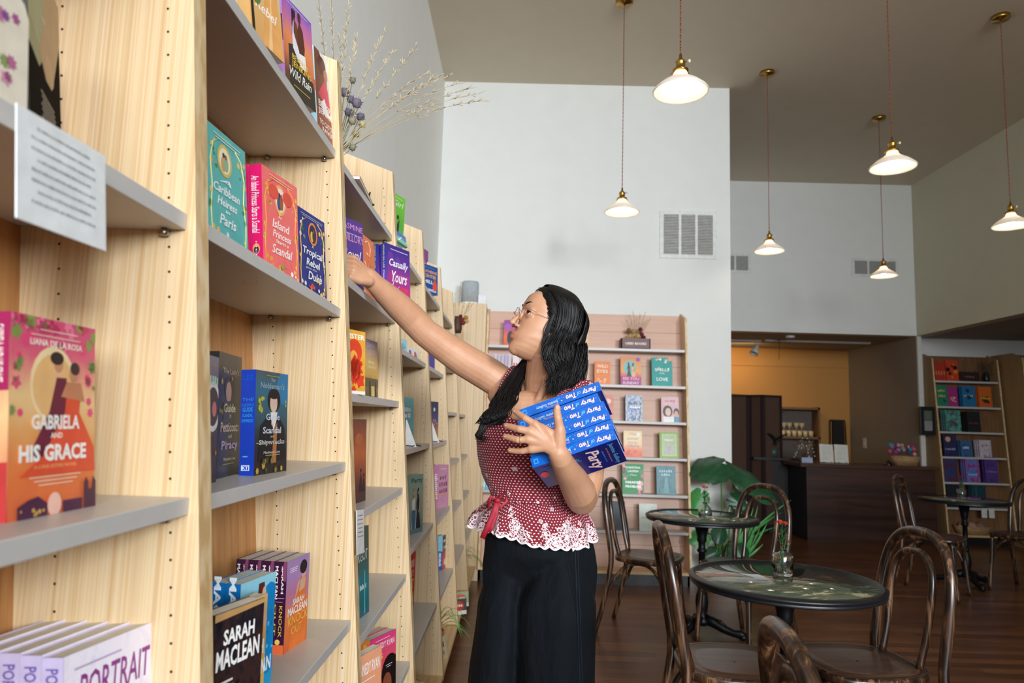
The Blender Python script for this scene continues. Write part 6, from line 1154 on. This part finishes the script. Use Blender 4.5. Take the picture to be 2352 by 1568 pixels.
# ------------------------------------------------------------------ blouse
def blousemat(lace):
    m,nt,b=new_mat('lace_hem' if lace else 'dotted_cotton'); uv=nt.nodes.new('ShaderNodeUVMap'); uv.uv_map='uv'
    sp_=nt.nodes.new('ShaderNodeSeparateXYZ'); nt.links.new(uv.outputs[0],sp_.inputs[0])
    def mth(op,a,b_=None,c_=None):
        n=nt.nodes.new('ShaderNodeMath'); n.operation=op
        for i,x in enumerate((a,b_,c_)):
            if x is None: continue
            if isinstance(x,(int,float)): n.inputs[i].default_value=x
            else: nt.links.new(x,n.inputs[i])
        return n.outputs[0]
    g=.0085; V_=mth('DIVIDE',sp_.outputs[1],g*.87); row_=mth('FLOOR',V_); odd=mth('MULTIPLY',mth('MODULO',mth('ABSOLUTE',row_),2.0),.5)
    U_=mth('ADD',mth('DIVIDE',sp_.outputs[0],g),odd); fu=mth('SUBTRACT',mth('FRACT',U_),.5); fv=mth('SUBTRACT',mth('FRACT',V_),.5)
    d=mth('SQRT',mth('ADD',mth('MULTIPLY',fu,fu),mth('MULTIPLY',fv,fv))); dot=mth('LESS_THAN',d,.215)
    vn=nt.nodes.new('ShaderNodeTexVoronoi'); vn.inputs['Scale'].default_value=28; nt.links.new(uv.outputs[0],vn.inputs['Vector'])
    fl=mth('MULTIPLY',mth('LESS_THAN',vn.outputs['Distance'],.17),mth('GREATER_THAN',mth('SINE',mth('MULTIPLY',vn.outputs['Distance'],90)),-.2))
    msk=mth('MAXIMUM',dot,fl)
    if lace:
        # dense embroidery: rings of petals, netting and rows of scallops
        v2=nt.nodes.new('ShaderNodeTexVoronoi'); v2.inputs['Scale'].default_value=78; nt.links.new(uv.outputs[0],v2.inputs['Vector'])
        r1=mth('GREATER_THAN',mth('SINE',mth('MULTIPLY',v2.outputs['Distance'],17)),.55)
        v3=nt.nodes.new('ShaderNodeTexVoronoi'); v3.feature='DISTANCE_TO_EDGE'; v3.inputs['Scale'].default_value=120; nt.links.new(uv.outputs[0],v3.inputs['Vector']); r2=mth('LESS_THAN',v3.outputs['Distance'],.075)
        f=noise_tex(nt,uv.outputs[0],26,3); dens=mth('GREATER_THAN',mth('ADD',f,mth('MULTIPLY',sp_.outputs[1],-3.6)),.34)  # denser towards the hem (v measured up from hem)
        msk=mth('MAXIMUM',mth('MULTIPLY',mth('MAXIMUM',r1,r2),dens),msk)
        msk=mth('MAXIMUM',msk,mth('LESS_THAN',sp_.outputs[1],.0035))
    mx=N(nt,'ShaderNodeMixRGB'); nt.links.new(msk,mx.inputs[0]); mx.inputs[1].default_value=lin('#7c0d20'); mx.inputs[2].default_value=lin('#dfd0d3'); nt.links.new(mx.outputs[0],b.inputs['Base Color']); b.inputs['Roughness'].default_value=.85
    b.inputs['Sheen Weight'].default_value=.1
    bp=nt.nodes.new('ShaderNodeBump'); bp.inputs['Strength'].default_value=.4; bp.inputs['Distance'].default_value=.0012; nt.links.new(msk,bp.inputs['Height']); nt.links.new(bp.outputs[0],b.inputs['Normal']); return m
DOT=blousemat(False); LACE=blousemat(True)
def loft(name,rows,mat,uvf,lab=None,thick=.0012,wrap=True,par=None):
    b=MB(); b.grid([[p for p,_ in r] for r in rows],mat,True,wrap); me=b.mesh(name); l=me.uv_layers.new(name='uv'); n=len(rows[0]); uv=[q for r in rows for _,q in r]
    for p in me.polygons:
        vs=list(p.vertices); us=[uv[v] for v in vs]; mxu=max(u[0] for u in us)
        for k,li in enumerate(p.loop_indices):
            u=us[k]; 
            if wrap and mxu-u[0]>.3: u=(u[0]+uvf,u[1])
            l.data[li].uv=u
    o=bpy.data.objects.new(name,me); COL.objects.link(o); o.parent=par or pr; 
    if par is None: o.matrix_local=PI_
    if lab: o['label']=lab
    s_=o.modifiers.new('thickness','SOLIDIFY'); s_.thickness=thick; s_.offset=-1
    ss=o.modifiers.new('sub','SUBSURF'); ss.levels=1; ss.render_levels=1; return o
BY=2.105
SIL=[(890,1158,1345),(905,1146,1348),(930,1135,1346),(960,1112,1342),(985,1100,1340),(1010,1095,1338),(1040,1097,1337),(1065,1101,1334),(1090,1108,1330),(1110,1116,1326),(1125,1124,1322),(1138,1130,1320),(1146,1132,1320)]
def sil(v,T_): 
    return interp([(a,b_) for a,b_,_ in T_],v),interp([(a,c_) for a,_,c_ in T_],v)
def ringpt(th,v,T_,dep,fold=0.,y0=BY,uu=None):
    uL,uR=sil(v,T_); a=(uR-uL)/2/FPX*y0; c0=P((uL+uR)/2,v,y0); x=cos(th); s=sin(th)
    r=1+fold; return Vector((c0.x+a*math.copysign(abs(x)**.9,x)*r, y0+dep*math.copysign(abs(s)**.95,s)*r, c0.z))
NR=120; PER=.72; rows=[]
vs_=[1146-256*i/40 for i in range(41)]
for i,v in enumerate(vs_):
    r=[]
    for k in range(NR):
        th=2*pi*k/NR; x=cos(th); front=sin(th)<0
        uL,uR=sil(v,SIL); px=(uL+uR)/2+(uR-uL)/2*x
        lim=893+ (74*math.exp(-((px-1232)/62)**2) if front else 6)
        vv=1146-(1146-lim)*(i/40)
        dep=.118+.014*math.exp(-((vv-1020)/45)**2)*(1 if front else 0)
        g=(math.exp(-((1146-vv)/30))*.030+.010*math.exp(-((vv-lim)/22)))*sin(th*29+2*sin(th*3)) + .016*sin(th*9+vv*.045)*math.exp(-((1146-vv)/90))+.006*sin(th*5+vv*.03)
        p=ringpt(th,vv,SIL,dep,g); r.append((p,(PER*k/NR,(1146-vv)/FPX*BY)))
    rows.append(r)
bl_=loft('blouse',rows,DOT,PER,'deep red blouse with white polka dots')
# peplum with embroidered scalloped hem
PEP=[(1140,1131,1320),(1150,1124,1328),(1165,1106,1340),(1180,1090,1350),(1195,1082,1357),(1215,1080,1362),(1240,1080,1364)]
rows=[]; NR2=280; PER2=1.1
for i in range(19):
    t=i/18; r=[]
    for k in range(NR2):
        th=2*pi*k/NR2; x=cos(th); px=1220+140*x; hem=1203+34*math.exp(-((px-1265)/95)**2)+10*(px>1300); v=hem+(1140-hem)*t
        ph=15*th+.8*sin(2*th); f=(.055*(1-t)**1.2)*sin(ph)+.012*(1-t)*sin(33*th)+ .02*t*sin(29*th)*(t>.8)
        p=ringpt(th,v,PEP,.105+.035*(1-t),f); p.z-= .0055*abs(sin(21*th))*(1-t)**2*1.4
        r.append((p,(PER2*k/NR2,t*(hem-1140)/FPX*BY)))
    rows.append(r)
pep=loft('peplum',rows,LACE,PER2,'peplum with white embroidered scalloped hem')
b=MB(); b.tube([p for p,_ in rows[0]],.0021,paint('#efe6e6',.9),6,closed=True); o=b.build('hem_piping',pep)
# ruffled straps
def band(name,pts,w,ups,mat,ruf=.0,lab=None):
    rows=[]; n=36; C_=[Vector(p) for p in pts]; m=len(C_)-1; U=[Vector(u).normalized() for u in ups]
    for i in range(n+1):
        t=i/n*m; k=min(m-1,int(t)); f=t-k; p0=C_[max(0,k-1)];p1=C_[k];p2=C_[k+1];p3=C_[min(m,k+2)]
        q=.5*((2*p1)+(p2-p0)*f+(2*p0-5*p1+4*p2-p3)*f*f+(-p0+3*p1-3*p2+p3)*f**3); u=U[k].lerp(U[k+1],f).normalized(); d=((p2-p1).cross(u)).normalized()
        r=[]
        for j in range(9): s=j/8-.5; r.append((q+u*s*w+d*(ruf*sin(i*1.9+j*.3)*(s+.5)+.004*cos(s*3.14)),(i/n*.22,s*w+.5)))
        rows.append(r)
    return loft(name,rows,mat,PER,lab,wrap=False)
band('strap',[P(1150,915,2.08),P(1156,892,2.10),P(1170,862,2.15),P(1188,838,2.205),P(1206,842,2.27),P(1215,870,2.3)],.040,[(.9,.2,.3)]*3+[(.8,.2,.2)]*3,DOT)
band('strap',[P(1290,940,1.975),P(1300,905,1.965),P(1318,885,1.99),P(1338,877,2.03),P(1352,886,2.10),P(1356,910,2.16)],.06,[(1,-.1,.1),(1,-.2,.3),(.9,-.4,.2),(.7,-.7,.1),(.5,-.8,.0),(.4,-.8,0)],DOT,.006)
band('armhole_frill',[P(1312,905,1.955),P(1330,884,1.96),P(1350,880,1.985),P(1367,893,2.01),P(1375,915,2.03),P(1374,940,2.05)],.022,[(0,-.3,1),(.2,-.3,1),(.6,-.2,.7),(.9,-.1,.3),(1,0,0),(1,0,-.2)],DOT,.004,'gathered red frill on the near shoulder')
b=MB(); RB=paint('#a01228',.6)
for pts,w in (([(1143,1148),(1135,1175),(1122,1205),(1108,1236)],.0075),([(1143,1148),(1140,1180),(1130,1210),(1122,1222)],.006),([(1143,1148),(1160,1130),(1165,1150),(1150,1165),(1143,1150)],.005),([(1143,1148),(1128,1140),(1120,1165),(1135,1170),(1143,1150)],.005)):
    b.tube([P(u,v,1.965-.0*i) for i,(u,v) in enumerate(pts)],w,RB,8,flat=.3)
b.ball(P(1143,1149,1.962),(.009,.005,.007),RB,10); wear(b,'tie_ribbon','narrow red tie ribbon at the waist')
# ------------------------------------------------------------------ trousers
DEN=None
def denim():
    m,nt,b=new_mat('navy_twill'); f=noise_tex(nt,coords(nt,(1,1,.5)),9,5,.6); nt.links.new(ramp(nt,f,[(.3,'#03070c'),(.7,'#070f17')]),b.inputs['Base Color']); b.inputs['Roughness'].default_value=.85; b.inputs['Specular IOR Level'].default_value=.25
    bump(nt,b,noise_tex(nt,coords(nt,(1,1,.35)),13,3),.6,.03); return m
DEN=denim(); tb=MB()
TS=[(1175,1128,1345),(1215,1119,1351),(1260,1116,1363),(1300,1112,1368),(1330,1109,1370),(1360,1107,1370)]
rows=[[ringpt(2*pi*k/64,v,TS,.135-.0009*max(0,v-1262),-.0009*max(0,v-1305),2.13) for k in range(64)] for v in (1175,1200,1225,1250,1265,1280,1300,1325,1345,1365)]
tb.grid(rows,DEN,True,True); tb.add(rows[0],[tuple(range(64))[::-1]],DEN); tb.add(rows[-1],[tuple(range(64))],DEN)
def leg(T_,y0,dep):
    rows=[]
    for i in range(26):
        v=1255+ (1568-1255)*i/10 if i<=10 else 1568+ (i-10)*62
        uL=interp([(a,b_) for a,b_,_ in T_],v); uR=interp([(a,c_) for a,_,c_ in T_],v); c0=P((uL+uR)/2,v,y0); a=(uR-uL)/2/FPX*y0
        if c0.z<.05: c0.z=.05
        a*=min(1,.6+.4*i/4)
        dep_=dep*min(1,.55+.45*i/4)
        rows.append([Vector((c0.x+a*cos(2*pi*k/48)*(1+.035*sin(3*(2*pi*k/48)+v*.004)),y0+dep_*sin(2*pi*k/48)*(1+.05*sin(4*(2*pi*k/48))),c0.z)) for k in range(48)])
        if c0.z<=.05: break
    tb.grid(rows,DEN,True,True); tb.add(rows[0],[tuple(range(48))[::-1]],DEN); tb.add(rows[-1],[tuple(range(48))],DEN)
leg([(1255,1118,1225),(1300,1112,1215),(1400,1099,1205),(1568,1077,1196),(2300,1000,1160)],2.15,.13)
leg([(1255,1215,1362),(1300,1196,1368),(1400,1184,1368),(1568,1184,1362),(2300,1180,1380)],2.10,.15)
tr=wear(tb,'trousers','wide-leg dark navy trousers'); rm=tr.modifiers.new('fuse','REMESH'); rm.mode='VOXEL'; rm.voxel_size=.006; rm.use_smooth_shade=True; s_=tr.modifiers.new('smooth','SMOOTH'); s_.iterations=6
b=MB(); SM=paint('#0e1a26',.9)
def onleg(u,v,y0,dep,T_): 
    uL=interp([(a,b_) for a,b_,_ in T_],v); uR=interp([(a,c_) for a,_,c_ in T_],v); x=(u-(uL+uR)/2)/((uR-uL)/2); p=P(u,v,y0); q=P(u,v,y0-dep*math.sqrt(max(0,1-x*x))-.004); return q
LT=[(1215,1119,1351),(1290,1140,1368),(1400,1184,1368),(1568,1184,1362),(1900,1184,1370)]
b.tube([onleg(1320+ (v-1230)*.035,v,2.07,.135,LT) for v in range(1262,1620,12)],.0012,SM,5); b.tube([onleg(1326+ (v-1230)*.035,v,2.07,.135,LT) for v in range(1262,1620,12)],.0010,SM,5); wear(b,'side_seam')
sh=MB()
for x,y in ((1180,2.2),(1280,2.08)):
    a=P(x,1290,y); sh.tube([Vector((a.x+.05,a.y+.01,.05)),Vector((a.x-.03,a.y,.055)),Vector((a.x-.12,a.y-.02,.042)),Vector((a.x-.19,a.y-.03,.036))],[.040,.044,.040,.026],BLACK,14)
wear(sh,'shoes')
# ------------------------------------------------------------------ the armful of blue books
r_,u_,k_=RI@Vector((1,0,0)),RI@Vector((0,-1,0)),RI@Vector((0,0,-1))
def cv(a,b_,c_): return (r_*a+u_*b_+k_*c_).normalized()
e1=cv(.937,.35,.131); e3=cv(.30,-.50,-.81); e3=(e3-e1*e1.dot(e3)).normalized(); e2=e3.cross(e1).normalized()
BH,BW,BT=.2215,.148,.0272; corner=P(1417,1008,1.735); base=corner-e1*BH
BLU=paint('#0b62c4',.3,coat=.3); DBL=mottle('#0c1c66','#101f78','#0a1a58',scale=3,rough=.3)
PINKW='#f6dfe0'
front=[('s',10,.0,.0,1,1,.012,['#f2a03c','#3cc4e0','#e87aa0']),('t',.5,.87,.86,.07,'Jasmine Guillory','#6cc0ea',{'b':.004}),('t',.5,.83,.62,.022,'NEW YORK TIMES bestselling author','#e89a4c',{'s':.2}),('t',.5,.78,.5,.016,'~a novel xx','#4c8cd0'),
  ('t',.515,.56,.8,.19,'Party','#f08a8c',{'s':.25,'b':.012}),('t',.5,.565,.8,.19,'Party','#f8ece8',{'s':.25,'b':.012}),('t',.3,.47,.14,.06,'of','#3cb0e0',{'s':.25}),('t',.515,.28,.7,.17,'Two','#f08a8c',{'s':.25,'b':.012}),('t',.5,.285,.7,.17,'Two','#f8ece8',{'s':.25,'b':.012}),('e',.4,.07,.12,.05,'#d83c3c'),('r',.1,.1,.24,.18,'#123c94')]
def spn(s,y0,y1,w,c,**o): return ('t',w,(y0+y1)/2,(y1-y0),o.pop('h',.4),s,c,dict(r=-90,**o))
spine=[('t',.5,.86,.17,.62,'Party','#f08a8c',{'r':-90,'s':.2,'b':.02}),('t',.53,.862,.17,.62,'Party',PINKW,{'r':-90,'s':.2,'b':.02}),('t',.5,.735,.05,.4,'of','#8cd0f0',{'r':-90,'s':.2}),('t',.5,.635,.12,.56,'Two','#f08a8c',{'r':-90,'s':.2,'b':.02}),('t',.53,.637,.12,.56,'Two',PINKW,{'r':-90,'s':.2,'b':.02}),
  ('e',.35,.55,.05,.006,'#e86c8c'),('e',.62,.52,.06,.008,'#f2d8b0'),('e',.3,.495,.05,.006,'#3cd0d8'),('e',.5,.965,.05,.006,'#d87ac0'),('t',.5,.34,.27,.42,'Jasmine Guillory','#d8ecfa',{'r':-90}),('t',.8,.4,.15,.14,'NEW YORK TIMES','#f0a060',{'r':-90}),('r',.25,.03,.75,.085,'#3c9ce8'),('r',.36,.042,.64,.074,'#0b62c4')]
slides=[0,-.001,-.004,-.012,.004,-.012]
for i in range(7):
    dx=[0,-.002,-.006,-.008,-.006,.002,-.006][i]*1.; o=base-e2*(BT+.0012)*i+e1*[0,.003,.002,-.001,-.009,.004,-.004][i]+e3*[0,.001,0,.002,.003,0,.002][i]
    if i==6: continue
    M_=Matrix(((e3.x,-e2.x,e1.x,o.x),(e3.y,-e2.y,e1.y,o.y),(e3.z,-e2.z,e1.z,o.z),(0,0,0,1)))
    lab=['blue novel with its navy cover showing, lowest of the held armful','blue novel second from the bottom of the held armful','blue novel third from the bottom of the held armful','blue novel third from the top of the held armful','blue novel second from the top of the held armful','topmost blue novel of the held armful, against the shoulder'][i]
    if i==0: bk0=book(lab,BW,BH,BT,DBL,front,spine,BLU,M_,'blue novels held in the arm')
    else: c=copy_tree(bk0); c.matrix_world=M_; c['label']=lab
